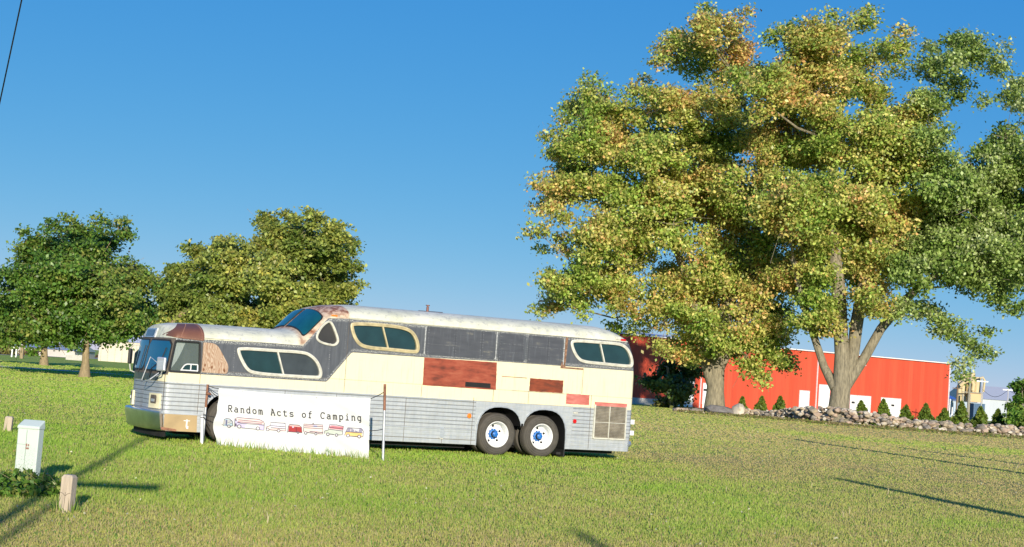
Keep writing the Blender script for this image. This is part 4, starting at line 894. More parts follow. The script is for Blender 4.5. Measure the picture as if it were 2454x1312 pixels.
for k in range(26):
    a = g.random()*6.28; r = g.random()*0.6; x_, y_ = c0[0]+r*math.cos(a)*.7, c0[1]+r*math.sin(a)*.9; mb.tube([(x_, y_, 0), (x_+g.normal()*.06, y_+g.normal()*.06, .18), (x_+g.normal()*.16, y_+g.normal()*.16, .30+.12*g.random())], [.004, .003, .0015], 4)
o = mb.build('dry_stalks', simple('dry_stalk', (0.30, 0.25, 0.13), 0.9)); tag(o, 'thin dry stalks sticking out of the weeds beside the pedestal', 'weeds', kind='stuff')
mb = MB()
for (px, py, h) in ((2035, 1236, .17), (2020, 1242, .13), (2128, 1185, .16), (1945, 1170, .14), (1187, 1142, .16), (742, 1110, .2), (598, 1130, .2), (1740, 1178, .12), (1798, 1053, .3), (640, 1260, .16)):
    q = gnd(px, py)
    for k in range(2): mb.tube([q, q+np.array([.01*k, 0, h*.6]), q+np.array([.03*(k-.5), 0, h*(1-.2*k)])], [.005, .004, .003], 4)
o = mb.build('dry_stalks', simple('straw_stalk', (0.48, 0.42, 0.25), 0.9)); tag(o, 'scattered pale straw stalks rising from the open lawn', 'weeds', kind='stuff')

g = np.random.default_rng(77); N = 1000; u_ = g.random(N); D_ = 1/(1/16*(1-u_)+1/125*u_); X_ = (g.random(N)*2-1)*.36*D_
kp = fbm(X_/4, D_/6, 61) > 0.47; X_, D_ = X_[kp], D_[kp]; N = len(X_); Vv, Ff = leaf_quads(np.stack([X_, D_, 0.05+0.02*g.random(N)], 1), 0.014+0.0006*D_, g, 0.5)
cl = np.where(g.random((N, 1)) < 0.5, np.array([0.62, 0.60, 0.40]), np.array([0.50, 0.34, 0.12]))*(0.7+0.5*g.random((N, 1)))
o = np_mesh('fallen_leaves', Vv, Ff, M['leaf'], col=cl); tag(o, 'tiny fallen leaves and clover heads sprinkled over the lawn', 'leaves', kind='stuff')
TP = []; g = np.random.default_rng(55)
for (px, py, rw_, cnt) in ((66, 1168, .22, 90), (158, 1230, .12, 60), (18, 1036, .12, 40), (919, 1104, .07, 26), (485, 1065, .07, 26), (120, 1190, .3, 60)):
    q = gnd(px, py); TP.append(np.stack([q[0]+g.normal(size=cnt)*rw_, q[1]+g.normal(size=cnt)*rw_*.6, np.zeros(cnt)], 1))
for k_ in range(260):
    u = g.random(); v = (bBL*(1-u)+bBR*u); TP.append(np.array([[v[0], v[1]-0.03-abs(g.normal())*.12, 0]]))
TP = np.concatenate(TP); N = len(TP); h = 0.09+0.13*g.random(N)**1.5; a = g.random(N)*6.28; l_ = h*(.15+.5*g.random(N)); wd = .006
Vt = np.zeros((N, 3, 3)); Vt[:, 0] = TP+[-wd, 0, 0]; Vt[:, 1] = TP+[wd, 0, 0]; Vt[:, 2] = TP+np.stack([np.cos(a)*l_, np.sin(a)*l_, h], 1)
ct = np.where(g.random((N, 1)) < .25, np.array([.45, .38, .18]), np.array([.24, .38, .05]))*(.6+.7*g.random((N, 1)))
o = np_mesh('tall_grass', Vt.reshape(-1, 3), np.arange(N*3).reshape(-1, 3), M['blade'], col=ct, k=3); tag(o, 'longer uncut grass blades around the pedestal, the posts and the foot of the banner', 'grass', kind='stuff')
# ================================================================== TREES
def tree(name, label, base, trunk_px, blobs, nleaf, leaf, pal, r0, seed, depth=4.0, group='broadleaf trees around the lawn', bark='bark', twigs=True, sig=0.45, extra=(), rtop=0.25, D=None, bright=1.6, sub=0.38):
    g = np.random.default_rng(seed); D = D or base[1]
    root = empty(name, tuple(base), 0, label, 'tree', group); b0 = np.array(base)
    # blobs -> world
    B = []
    for (px, py, r, *rest) in blobs:
        rw = r/F_PX*D; dd = (g.random()*2-1)*min(depth, 1e9); k = rest[0] if rest else 0
        B.append((at(px, py, D+dd), rw, k))
        if r > 40: B.append((at(px+(g.random()*2-1)*r*0.4, py+(g.random()*2-1)*r*0.3, D+(g.random()*2-1)*depth*1.2), rw*0.85, k))
    area = sum(b[1]**2 for b in B); CS = []; K = []
    nper = 26
    nclus = int(nleaf/nper)
    for (c, rw, k) in B:
        m = max(6, int(nclus*rw**2/area)); ns = 11 if rw > 1.2 else 7
        dv = g.normal(size=(ns, 3)); dv /= np.linalg.norm(dv, axis=1)[:, None]; dv[:, 2] *= 0.9; ra_ = rw*(0.30+0.62*g.random(ns)**0.5)
        sc_ = c+dv*ra_[:, None]; wt = 0.35+g.random(ns); wt /= wt.sum(); pick = g.choice(ns, m, p=wt); od_ = g.normal(size=(m, 3)); od_ /= np.linalg.norm(od_, axis=1)[:, None]
        rr_ = rw*sub*(0.3+0.75*g.random(m))*(1+0.7*g.random(m)*(g.random(m) < 0.12)); CS.append(sc_[pick]+od_*rr_[:, None]*np.array([1.15, 1.15, 0.75])); K += [k]*m
    CS = np.concatenate(CS); K = np.array(K); M_ = len(CS); hue = g.random(M_); hue = 0.5*hue+0.5*np.array([pnoise(Vector(c*0.22))*0.9+0.5 for c in CS])
    od = CS-CS.mean(0); od /= np.linalg.norm(od, axis=1)[:, None]; OD = np.repeat(od, nper, 0)*1.1
    C_ = np.repeat(CS, nper, 0)+g.normal(size=(M_*nper, 3))*np.array([sig, sig, sig*0.6])
    C_ += np.array([0, 0, -0.0]); C_[:, 2] = np.maximum(C_[:, 2], 0.15)
    hu = np.repeat(hue, nper)+g.normal(size=M_*nper)*0.14; kk = np.repeat(K, nper)
    Vv, Ff = leaf_quads(C_-b0, leaf, g, 0.35, out=OD)
    cols = np.zeros((len(C_), 3))
    for k, p in enumerate(pal):
        p = np.array(p); t = np.clip(hu, 0, 0.999)*(len(p)-1); i = t.astype(int); fr = (t-i)[:, None]; cc = p[i]*(1-fr)+p[i+1]*fr
        cols[kk == k] = cc[kk == k]
    cols *= bright*(0.55+0.9*g.random((len(C_), 1)))
    np_mesh('crown', Vv, Ff, M['leaf'], root, cols)
    # trunk and limbs
    mb = MB(); T = [at(px, py, D) for px, py, *_ in trunk_px]; T[0] = b0.copy(); R0 = [r/F_PX*D for *_, r in trunk_px]
    tb = [T[0]-np.array([0, 0, .4])-b0]+[t-b0 for t in T]
    # flare
    mb.tube(tb[:2]+tb[2:], [R0[0]*1.35, R0[0]*1.15]+R0[1:], 14)
    Tn = np.array(T); rr = np.array(R0)
    lb = MB()
    for px_list in extra:                                 # hand-placed big limbs: [(px,py,r),...]
        pts = [at(a, b_, D+(q[0] if q else 0))-b0 for a, b_, _, *q in px_list]; mb.tube(pts, [c/F_PX*D for _, _, c, *q in px_list], 10)
        Tn = np.concatenate([Tn, [p+b0 for p in pts]]); rr = np.concatenate([rr, [c/F_PX*D for _, _, c, *q in px_list]])
    for (c, rw, k) in B:
        cand = np.where(Tn[:, 2] < c[2]+(4.0 if c[2] < 9 else 0.5))[0]
        cand = cand if len(cand) else np.array([0])
        i = cand[np.argmin(np.linalg.norm(Tn[cand]-c, axis=1)+np.abs(Tn[cand, 2]-c[2])*0.3)]
        if i == 0 and len(Tn) > 1: i = 1
        s = Tn[i]; mid = (s*0.55+c*0.45)+np.array([0, 0, -0.08*np.linalg.norm(c-s)])+g.normal(size=3)*0.15*rw; L = np.linalg.norm(c-s)
        ra = min(rr[i]*0.55, 0.03+0.016*L)
        lb.tube([s-b0, mid-b0, c-b0], [ra, ra*0.7, ra*0.35], 6)
        Tn = np.concatenate([Tn, [c]]); rr = np.concatenate([rr, [ra*0.5]])
        if twigs:
            for q in range(6):
                e = c+g.normal(size=3)*rw*0.55; lb.tube([c-b0, (c+e)/2-b0+g.normal(size=3)*.15, e-b0], [ra*0.32, ra*0.2, 0.012], 4)
    mb.build('trunk', M[bark], root, smooth=60); lb.build('branches', M[bark], root, smooth=60)
    return root
OR = [(0.12, 0.21, 0.028), (0.21, 0.29, 0.05), (0.31, 0.34, 0.08), (0.42, 0.36, 0.11), (0.50, 0.28, 0.11)]
GR = [(0.075, 0.14, 0.022), (0.15, 0.22, 0.045), (0.25, 0.31, 0.09), (0.40, 0.43, 0.23)]
DG = [(0.04, 0.10, 0.014), (0.075, 0.16, 0.022), (0.14, 0.22, 0.035), (0.25, 0.25, 0.06)]
YG = [(0.10, 0.16, 0.025), (0.18, 0.23, 0.045), (0.28, 0.31, 0.07), (0.40, 0.35, 0.07)]
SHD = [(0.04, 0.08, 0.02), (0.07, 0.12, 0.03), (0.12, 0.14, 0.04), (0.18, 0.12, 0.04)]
DA = 143.0; bA = at(1712, 990, DA); bA[2] = 0
tree('maple_tree', 'broad maple with orange and yellow-green leaves, its trunk behind the large grey boulder', bA, [(1712, 988, 24), (1714, 940, 21), (1716, 895, 20), (1722, 820, 20), (1740, 740, 18), (1770, 660, 16), (1800, 600, 13), (1818, 520, 11), (1830, 430, 9), (1800, 300, 6), (1760, 180, 4)],
     [(1700, 80, 60), (1770, 60, 36), (1650, 140, 66), (1750, 150, 70), (1450, 245, 62), (1520, 215, 30), (1395, 290, 66), (1500, 320, 84), (1600, 250, 60), (1620, 320, 80), (1730, 260, 90), (1370, 380, 66), (1345, 460, 62), (1450, 430, 82), (1560, 400, 90), (1670, 390, 100), (1330, 520, 36), (1285, 553, 26), (1420, 550, 70), (1530, 540, 92), (1650, 520, 100), (1760, 440, 100), (1355, 590, 30), (1370, 690, 62), (1325, 725, 34), (1440, 660, 78), (1550, 660, 92), (1680, 660, 100), (1790, 620, 90), (1600, 760, 58), (1700, 770, 80), (1830, 740, 84), (1500, 740, 40), (1660, 830, 50), (1790, 850, 56), (1850, 820, 56), (1880, 880, 30), (1820, 905, 26), (1690, 30, 22), (1790, 25, 16), (1620, 90, 26), (1580, 150, 24), (1420, 195, 22), (1540, 190, 16), (1320, 320, 22), (1300, 440, 24), (1290, 500, 18), (1300, 600, 16), (1310, 670, 26), (1300, 745, 20), (1400, 620, 30), (1480, 775, 22), (1530, 790, 26), (1580, 830, 24), (1390, 740, 24), (1450, 340, 60), (1600, 460, 60), (1480, 480, 50), (1720, 700, 70), (1760, 330, 70), (1790, 500, 66), (1840, 580, 66), (1740, 560, 60), (1700, 460, 50), (1860, 680, 60)],
     215000, 0.215, [OR], 0, 11, depth=4.5, extra=[[(1714, 930, 18), (1690, 860, 15), (1680, 790, 14), (1660, 700, 11), (1620, 600, 8), (1560, 480, 5)], [(1716, 900, 12), (1750, 830, 12), (1790, 760, 9), (1850, 660, 6)], [(1680, 800, 8), (1600, 740, 6), (1480, 700, 4)]])
DB = 134.0; bB = at(2010, 1016, DB); bB[2] = 0
tree('maple_tree', 'tallest maple with a thick forked trunk rising from the stone wall', bB, [(2010, 1016, 32), (2010, 975, 25), (2018, 910, 22), (2018, 850, 18), (2014, 780, 17), (2010, 700, 18), (2000, 600, 14), (1990, 480, 10), (2000, 340, 7), (2030, 200, 4)],
     [(1900, 115, 66), (2000, 90, 60), (2070, 60, 34), (1850, 230, 96), (1960, 220, 100), (2080, 180, 88), (2140, 120, 36), (1880, 360, 100), (2000, 350, 110), (2120, 320, 100), (2200, 280, 56), (1900, 500, 100), (2020, 490, 110), (2140, 460, 100), (2220, 520, 60), (1930, 640, 90), (2050, 620, 100), (1960, 760, 66), (2080, 720, 46), (2140, 600, 80),
      (2250, 150, 46, 1), (2320, 130, 46, 1), (2385, 150, 34, 1), (2290, 205, 40, 1), (2225, 235, 40, 1), (2425, 240, 38, 1), (2400, 330, 58, 1), (2340, 410, 70, 1), (2250, 400, 56, 1), (2425, 450, 66, 1), (2330, 520, 80, 1), (2425, 570, 76, 1), (2260, 620, 70, 1), (2350, 650, 66, 1), (2430, 670, 52, 1), (2190, 660, 50, 1), (2160, 740, 32, 1), (2215, 745, 32, 1), (2280, 790, 36, 1), (2330, 835, 32, 1), (2305, 872, 18, 1), (2200, 560, 60, 1), (2500, 400, 80, 1), (2520, 560, 80, 1), (2480, 640, 60, 1), (2480, 250, 40, 1), (2440, 205, 30, 1), (2440, 380, 60, 1), (2380, 480, 66, 1), (2300, 460, 60, 1), (2250, 500, 60, 1), (2380, 600, 66, 1), (2300, 580, 66, 1), (2430, 730, 28, 1), (2390, 710, 34, 1), (2360, 240, 18, 1), (2340, 90, 20, 1), (2410, 110, 16, 1), (2280, 110, 20, 1), (2225, 110, 20, 1), (2360, 800, 16, 1), (2365, 845, 14, 1), (2300, 900, 12, 1), (2250, 770, 24, 1), (1985, 40, 18), (2090, 25, 14), (1940, 60, 20), (2160, 80, 20), (2230, 330, 50, 1), (2100, 560, 80), (1960, 560, 80), (2180, 380, 60), (1970, 150, 60), (2230, 590, 60, 1)],
     320000, 0.20, [OR, GR], 0, 12, depth=4.5, extra=[[(2022, 915, 16), (2045, 850, 14), (2052, 780, 16), (2070, 680, 13), (2100, 560, 9), (2130, 420, 6)], [(2026, 925, 15), (2072, 858, 12), (2110, 790, 11), (2150, 740, 12), (2200, 690, 9), (2280, 630, 7), (2380, 520, 5)], [(2002, 930, 14), (1975, 880, 10, 1.0), (1955, 820, 9, 1.0), (1930, 740, 10, 1.0), (1900, 620, 7, 1.0)], [(2130, 765, 6), (2160, 752, 5), (2180, 720, 4)]])
# shaded small tree between bus and barn
DS = 156.0; bS = at(1610, 980, DS); bS[2] = 0
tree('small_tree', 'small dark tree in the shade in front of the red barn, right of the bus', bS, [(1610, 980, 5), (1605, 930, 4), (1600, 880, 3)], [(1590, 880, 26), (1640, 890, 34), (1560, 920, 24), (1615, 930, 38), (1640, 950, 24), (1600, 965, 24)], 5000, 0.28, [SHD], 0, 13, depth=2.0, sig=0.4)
D1 = 100.9; b1 = at(202, 905, D1); b1[2] = 0
tree('maple_tree', 'round dark green tree with a tan trunk base, nearest on the left lawn', b1, [(202, 905, 13), (205, 870, 9), (206, 840, 8), (206, 790, 7), (205, 720, 6), (200, 640, 4)],
     [(170, 550, 24), (285, 545, 28), (118, 585, 34), (220, 580, 50), (70, 620, 42), (150, 650, 72), (250, 640, 72), (310, 650, 46), (60, 700, 58), (150, 740, 84), (260, 730, 84), (345, 690, 40), (30, 770, 54), (110, 775, 56), (108, 600, 50), (170, 600, 56), (120, 540, 22), (170, 680, 60), (200, 770, 60), (290, 765, 60), (350, 745, 40), (20, 795, 36), (130, 812, 22), (335, 790, 26), (10, 660, 24), (250, 802, 22), (300, 560, 14), (160, 520, 12), (245, 540, 20), (-30, 740, 50), (60, 560, 12), (200, 700, 70), (130, 700, 60), (280, 700, 60), (180, 800, 30), (90, 770, 60), (240, 780, 60)],
     110000, 0.15, [DG], 0, 14, depth=3.6, sig=0.28, bark='bark2', bright=1.3, sub=0.5)
D2 = 149.0; b2 = at(105, 876, D2); b2[2] = 0
tree('maple_tree', 'dark green tree behind the nearest left tree, only its short tan trunk showing', b2, [(105, 876, 10), (106, 850, 8), (106, 800, 6), (106, 740, 5)], [(60, 780, 50), (110, 760, 60), (150, 790, 46), (90, 700, 50), (30, 800, 40), (90, 825, 22), (0, 800, 40)], 9000, 0.30, [DG], 0, 15, depth=3, sig=0.35, bark='bark2')
D3 = 134.0; b3 = at(327, 896, D3); b3[2] = 0
tree('maple_tree', 'yellow-green tree at the left of the pair behind the bus', b3, [(327, 896, 9), (330, 850, 8), (380, 800, 6), (450, 740, 5)],
     [(475, 625, 34), (440, 690, 54), (550, 615, 50), (520, 690, 66), (415, 745, 46), (490, 765, 56), (600, 670, 50), (590, 755, 56), (400, 700, 26), (370, 775, 26), (540, 590, 26), (460, 600, 16)], 42000, 0.21, [YG], 0, 16, depth=3.5, sig=0.32, bark='bark2', twigs=True, bright=1.35, sub=0.5)
D4 = 126.0; b4 = gnd(690, 918.5); b4 = at(690, 905, D4); b4[2] = 0
tree('maple_tree', 'taller yellow-green tree at the right of the pair behind the bus', b4, [(690, 925, 10), (695, 850, 9), (700, 760, 7), (705, 660, 5)],
     [(650, 535, 32), (740, 535, 32), (690, 590, 70), (790, 570, 44), (825, 620, 38), (760, 650, 76), (650, 670, 60), (700, 740, 64), (795, 715, 46), (840, 690, 22), (640, 600, 34), (700, 520, 22), (835, 580, 18), (660, 780, 40), (760, 760, 50), (850, 640, 14), (620, 770, 40)], 52000, 0.20, [YG], 0, 17, depth=3.6, sig=0.3, bark='bark2', bright=1.35, sub=0.5)
D5 = 128.0; b5 = at(2445, 1035, D5); b5[2] = 0
tree('small_tree', 'dark green bushy tree at the right edge beyond the stone wall', b5, [(2452, 1035, 4), (2452, 980, 3)], [(2450, 930, 22), (2440, 965, 22), (2455, 1000, 26), (2436, 1000, 20), (2470, 960, 30), (2480, 1000, 30), (2446, 1022, 16)], 5000, 0.22, [DG], 0, 18, depth=1.5, sig=0.25)
# arborvitae row
def conifer(px, pyb, pyt, wpx, D, label, seed):
    g = np.random.default_rng(seed); b = at(px, pyb, D); b[2] = 0; H = (pyb-pyt)/F_PX*D*1.22; W_ = wpx/2/F_PX*D; N = 2600
    t = g.random(N)**1.05; a = g.random(N)*2*math.pi; r = W_*1.35*(1-t)**0.8*(0.35+0.65*g.random(N))*(0.8+0.25*np.sin(a*3+t*9+seed)+0.15*np.sin(t*23+a*5)); C_ = np.stack([r*np.cos(a), r*np.sin(a), 0.05+t*H], 1)
    root = empty('arborvitae', tuple(b), 0, label, 'shrub', 'young arborvitae behind the stone wall'); Vv, Ff = leaf_quads(C_, 0.15, g, 0.1, aspect=2.2); V4 = Vv
    c = np.array([0.18, 0.27, 0.04])*(0.4+1.0*g.random((N, 1)))+np.where(g.random((N, 1)) < 0.15, 1, 0)*np.array([0.10, 0.05, 0.01])
    np_mesh('foliage', V4, Ff, M['leaf'], root, c); mb = MB(); mb.tube([(0, 0, -.1), (0, 0, H*.8)], [.05, .015], 6); mb.build('stem', M['bark2'], root)
for i, (px, a, b_, w_, D, lb) in enumerate((
    (1778, 975, 942, 26, 143, 'slender young arborvitae just right of the leftmost trunk, in front of the red barn'), (1824, 985, 948, 34, 142, 'young arborvitae in the left group of three, in the middle'), (1868, 988, 948, 40, 140, 'young arborvitae at the right of the left group of three before the barn'),
    (2062, 1003, 960, 46, 137, 'young arborvitae in front of the garage door just right of the forked trunk'), (2115, 1010, 960, 44, 134, 'young arborvitae beside the right-hand white garage door'), (2170, 1014, 972, 48, 132, 'young arborvitae just right of the garage doors'), (2217, 1018, 970, 50, 131, 'young arborvitae before the plain right stretch of the red barn'),
    (2262, 1022, 980, 46, 130, 'young arborvitae at the right corner of the red barn'), (2302, 1024, 966, 50, 130, 'tallest young arborvitae below the buff silos'), (2348, 1026, 976, 50, 129, 'young arborvitae before the dark blue container'), (2390, 1028, 980, 46, 129, 'young arborvitae right of the dark blue container'), (2422, 1030, 994, 34, 129, 'low arborvitae at the right end of the row'))):
    conifer(px, a, b_, w_, D, lb, 100+i)

# ================================================================== STONE WALL
def rock(mb, c, r, g, flat=0.6, m=0):
    bm = bmesh.new(); bmesh.ops.create_icosphere(bm, subdivisions=2, radius=1); sd = g.random(3)*50
    sc = np.array([1+0.35*g.random(), 1, flat*(0.8+0.4*g.random())])*r; rz = g.random()*3.14; cs, sn = math.cos(rz), math.sin(rz)
    vs = []
    for v in bm.verts:
        d = 1+0.42*pnoise(Vector(np.array(v.co)*1.3+sd))+0.16*pnoise(Vector(np.array(v.co)*3.1+sd)); x_, y_, z_ = v.co.x*d*sc[0], v.co.y*d*sc[1], v.co.z*d*sc[2]
        vs.append((c[0]+x_*cs-y_*sn, c[1]+x_*sn+y_*cs, c[2]+z_))
    fs = [tuple(v.index for v in f.verts) for f in bm.faces]; bm.free(); mb.add(vs, fs, m)
g = np.random.default_rng(8); mb = MB()
WL = [(1622, 980, 137, .25), (1690, 984, 137, .35), (1760, 990, 136, .7), (1830, 998, 135, .6), (1890, 1006, 132, 1.0), (1950, 1015, 128, 1.35), (2010, 1020, 126, 1.4), (2060, 1024, 125, 1.35), (2120, 1028, 124, 1.0), (2180, 1033, 124, .85), (2300, 1041, 124, .85), (2454, 1052, 124, .9), (2700, 1070, 124, .9)]
st2 = [simple('stone_tan', (0.42, 0.34, 0.23), 0.9, var=0.3, scale=1.5, bump=0.8, dist=.04), simple('stone_grey', (0.24, 0.21, 0.17), 0.9, var=0.3, scale=1.5, bump=0.8, dist=.04), simple('stone_pink', (0.40, 0.30, 0.22), 0.9, var=0.3, scale=1.5, bump=0.8, dist=.04), simple('stone_pale', (0.52, 0.46, 0.36), 0.9, var=0.25, scale=1.5, bump=0.8, dist=.04)]
for (a, b) in zip(WL, WL[1:]):
    A = at(a[0], a[1], a[2]); B_ = at(b[0], b[1], b[2]); A[2] = B_[2] = 0; L = np.linalg.norm(B_-A); N = int(L*30)
    for k in range(N):
        t = g.random(); h = a[3]+(b[3]-a[3])*t; r = 0.11+0.17*g.random()**1.6
        if g.random() < 0.06: r += 0.14
        zc = g.random()**0.9*max(0.05, h-r*0.4); wdt = 0.5*(1-zc/(h+.4))+0.1; p = A+(B_-A)*t+np.array([g.normal()*.2, (g.random()*2-1)*wdt*0.9, 0]); p[2] = zc+r*0.1
        rock(mb, p, r, g, 0.72, int(g.integers(0, 4)))
o = mb.build('stone_wall', st2, smooth=35); tag(o, 'long low dry stone wall of tan and grey field stones across the right side of the lawn', 'stone wall')
VV = []; CC = []
for (a, b) in zip(WL, WL[1:]):
    A = at(a[0], a[1], a[2]); B_ = at(b[0], b[1], b[2]); A[2] = B_[2] = 0; N = int(np.linalg.norm(B_-A)*170); t = g.random(N)[:, None]; P = A+(B_-A)*t; dd = g.random(N)**1.5*7; P[:, 1] += -0.9-dd
    h = (0.17*(1-dd/9))*(0.4+0.8*g.random(N)); P[:, 2] = h*g.random(N); VV.append(P); CC.append(np.where(g.random((N, 1)) < 0.65, np.array([0.30, 0.24, 0.10]), np.array([0.20, 0.26, 0.05]))*(0.6+0.8*g.random((N, 1))))
VV = np.concatenate(VV); CC = np.concatenate(CC); Vq, Fq = leaf_quads(VV, 0.15, g, -0.2, aspect=1.9)
o = np_mesh('rough_grass', Vq, Fq, M['leaf'], col=CC); tag(o, 'brownish unmown grass and weeds along the foot of the stone wall', 'grass', kind='stuff')
mb = MB(); rock(mb, at(1722, 987, 136), 1.15, g, 0.48); o = mb.build('boulder', M['boulder'], smooth=35); tag(o, 'large grey boulder at the foot of the leftmost maple trunk', 'boulder')
mb = MB(); rock(mb, at(1770, 985, 135.5), 0.6, g, 0.9); o = mb.build('boulder', st2[3], smooth=35); tag(o, 'pale upright boulder right next to the large grey one', 'boulder')

# ================================================================== RED BARN
pA = at(1535, 803, 235); pB = at(2276, 871, 268); pA[2] = pB[2] = 0
ua = (pB-pA)/np.linalg.norm(pB-pA); yaw = math.atan2(ua[1], ua[0]); LB = float(np.linalg.norm(pB-pA)); HB = float(at(1535, 803, 235)[2])
def onwall(px, py):                                       # along / up on the barn front
    nn = np.array([-ua[1], ua[0], 0]); r = ray(px, py); t = ((pA-CAMP)@nn)/(r@nn); P = CAMP+r*t; return float((P-pA)@ua), float(P[2])
n = NT('red_metal_siding'); sx, sy, sz = n.sep()
rib = n.m('ABSOLUTE', n.m('SUBTRACT', n.m('FRACT', n.m('DIVIDE', sx, 0.30)), 0.5)); ribm = n.m('LESS_THAN', rib, 0.1)
pn = n.t.nodes.new('ShaderNodeTexWhiteNoise'); pn.noise_dimensions = '1D'; n.t.links.new(n.m('FLOOR', n.m('DIVIDE', sx, 0.91)), pn.inputs['W'])
c = n.mix(pn.outputs[0], (0.54, 0.068, 0.028), (0.64, 0.098, 0.042)); c = n.mix(n.m('MULTIPLY', ribm, 0.4), c, (0.40, 0.035, 0.02)); c = n.mix(n.m('MULTIPLY', n.ramp(n.noise(0.5, 5, stretch=(6, 1, 0.25)), [(0.45, 0), (0.7, 1)]), 0.4), c, (0.40, 0.045, 0.028)); c = n.mix(n.m('MULTIPLY', n.noise(0.25, 4), 0.35), c, (0.60, 0.10, 0.055))
n.bump(ribm, 0.5, 0.03); M['red'] = n.out(c, 0.65, 0, 0.3)
barn = empty('barn', tuple(pA), yaw, 'long red metal barn with white doors behind the maples', 'barn')
X0 = -2.0; Wd = 24
mb = MB(); mb.box(X0, LB, 0, Wd, -1.0, HB); mb.build('wall', M['red'], barn)
mb = MB(); XJ = onwall(1690, 850)[0]
mb.add([(X0-.3, -.4, HB), (XJ, -.4, HB), (XJ, Wd/2, HB+.9), (X0-.3, Wd/2, HB+.9), (XJ, Wd+.4, HB), (X0-.3, Wd+.4, HB)], [(0, 1, 2, 3), (3, 2, 4, 5), (0, 3, 5), (1, 4, 2), (0, 5, 4, 1)])
mb.build('roof', simple('pale_roof_metal', (0.62, 0.62, 0.62), 0.8, 0.0, var=0.05, spec=.2), barn)
mb = MB(); mb.add([(XJ, -.4, HB+.02), (LB+.3, -.4, HB+.02), (LB+.3, Wd/2, HB+.45), (XJ, Wd/2, HB+.45), (LB+.3, Wd+.4, HB+.02), (XJ, Wd+.4, HB+.02)], [(0, 1, 2, 3), (3, 2, 4, 5), (0, 3, 5), (1, 4, 2), (0, 5, 4, 1)])
mb.build('roof', bpy.data.materials['pale_roof_metal'], barn)
mb = MB(); mb.box(X0-.3, LB+.3, -.42, -.1, HB-.16, HB-.003); mb.build('eave_trim', M['white_paint'], barn)
mb = MB(); mb.box(X0-.3, LB+.3, -.10, -.003, HB-.24, HB-.165); mb.build('eave_shade_strip', simple('eave_shade_red', (0.16, 0.03, 0.025), 0.6), barn)  # dark red strip puts the shade under the eave into colour
mb = MB(); mb.box(LB-.02, LB+.22, -.05, .2, 0, HB-.25); mb.build('corner_trim', simple('pale_trim', (0.66, 0.55, 0.55), 0.6), barn)
mb = MB(); mb.box(X0-.1, onwall(1606, 970)[0]-.2, -.06, -.003, -1, .3); mb.build('foundation', M['conc'], barn)
def door(x0, x1, yt, name, label, nz=4, win=None, yb=None, inner=False):
    a = onwall(x0, yt); b = onwall(x1, yt); z1 = (a[1]+b[1])/2; x0_, x1_ = a[0], b[0]
    mb = MB(); mb.box(x0_, x1_, -.05, -.003, -.6, z1); d = mb.build(name, M['white_paint'], barn); d['label'] = label
    mb = MB(); t = 0.12; mb.box(x0_-t, x0_, -.08, -.004, 0, z1+t); mb.box(x1_, x1_+t, -.08, -.004, 0, z1+t); mb.box(x0_, x1_, -.08, -.004, z1, z1+t); mb.build('door_frame', bpy.data.materials['pale_trim'], d)
    if nz:
        mb = MB()
        for k in range(1, nz): mb.box(x0_+.02, x1_-.02, -.056, -.0505, z1*k/nz-.015, z1*k/nz+.015)
        mb.build('panel_joints', simple('door_joint', (0.55, 0.55, 0.53), 0.6), d)
    for (px, py) in (win or []):
        q = onwall(px, py); mb = MB(); mb.box(q[0]-.36, q[0]+.36, -.07, -.05, q[1]-.17, q[1]+.17); mb.build('pane', M['rubber'], d)
door(1604, 1664, 890, 'sliding_door', 'wide white sliding door in the tree shade', 0)
door(1686, 1695, 920, 'side_door', 'narrow white door behind the leftmost trunk', 0, [(1690, 935)])
door(1917, 1939, 938, 'side_door', 'plain white door left of the forked trunk', 0)
door(1964, 1988, 924, 'side_door', 'taller white door just left of the forked trunk', 0)
door(2038, 2086, 950, 'garage_door', 'left white garage door', 4, [(2044, 965), (2064, 966)])
door(2112, 2158, 956, 'garage_door', 'right white garage door', 4, [(2117, 969), (2139, 972)])
mb = MB()
for px in (1680, 1958): q = onwall(px, 900); mb = MB(); mb.box(q[0]-.09, q[0]+.09, -.15, -.004, -.6, HB-.3); mb.build('downspout', bpy.data.materials['pale_trim'], barn)
mb = MB(); q = onwall(2069, 876); mb.box(q[0]-.25, q[0]+.25, -.4, -.004, q[1]-.08, q[1]+.1); mb.build('wall_lamp', M['white_paint'], barn)

# ================================================================== FAR RIGHT: silos, sheds, container, poles
DSI = 300.0
def gpt(px, D): p = at(px, 900, D); p[2] = 0; return p
sb = gpt(2322, DSI); k = DSI/F_PX
silo = empty('silo_plant', tuple(sb), 0, 'buff silo and dust collector tower beyond the right end of the barn', 'silo')
M['buff'] = simple('buff_paint', (0.55, 0.44, 0.24), 0.6, var=0.12, scale=.6); M['buff2'] = simple('buff_orange', (0.62, 0.40, 0.20), 0.6, var=0.05, scale=.6)
def zat(py, px, D): return float(at(px, py, D)[2])
def xat(px): return (px-2322)*k
mb = MB()
I4 = Matrix.Identity(4)
def cyl(px, w_, yt, yb, m=0, y=0): mb.lathe([(0, zat(yb, px, DSI)), (w_/2*k, zat(yb, px, DSI)), (w_/2*k, zat(yt, px, DSI)-.2), (w_/2.6*k, zat(yt, px, DSI)), (0, zat(yt, px, DSI))], Matrix.Translation((xat(px), y, 0)), 16, m)
cyl(2309, 18, 896, 950); cyl(2327, 20, 893, 955); cyl(2342, 18, 904, 946); cyl(2302, 12, 914, 966); mb.build('tank', M['buff'], silo, smooth=40)
mb = MB(); z0, z1 = zat(964, 2334, DSI), zat(942, 2334, DSI); mb.box(xat(2319), xat(2348), -2, 3, z0, z1); mb.build('hopper', M['buff2'], silo)
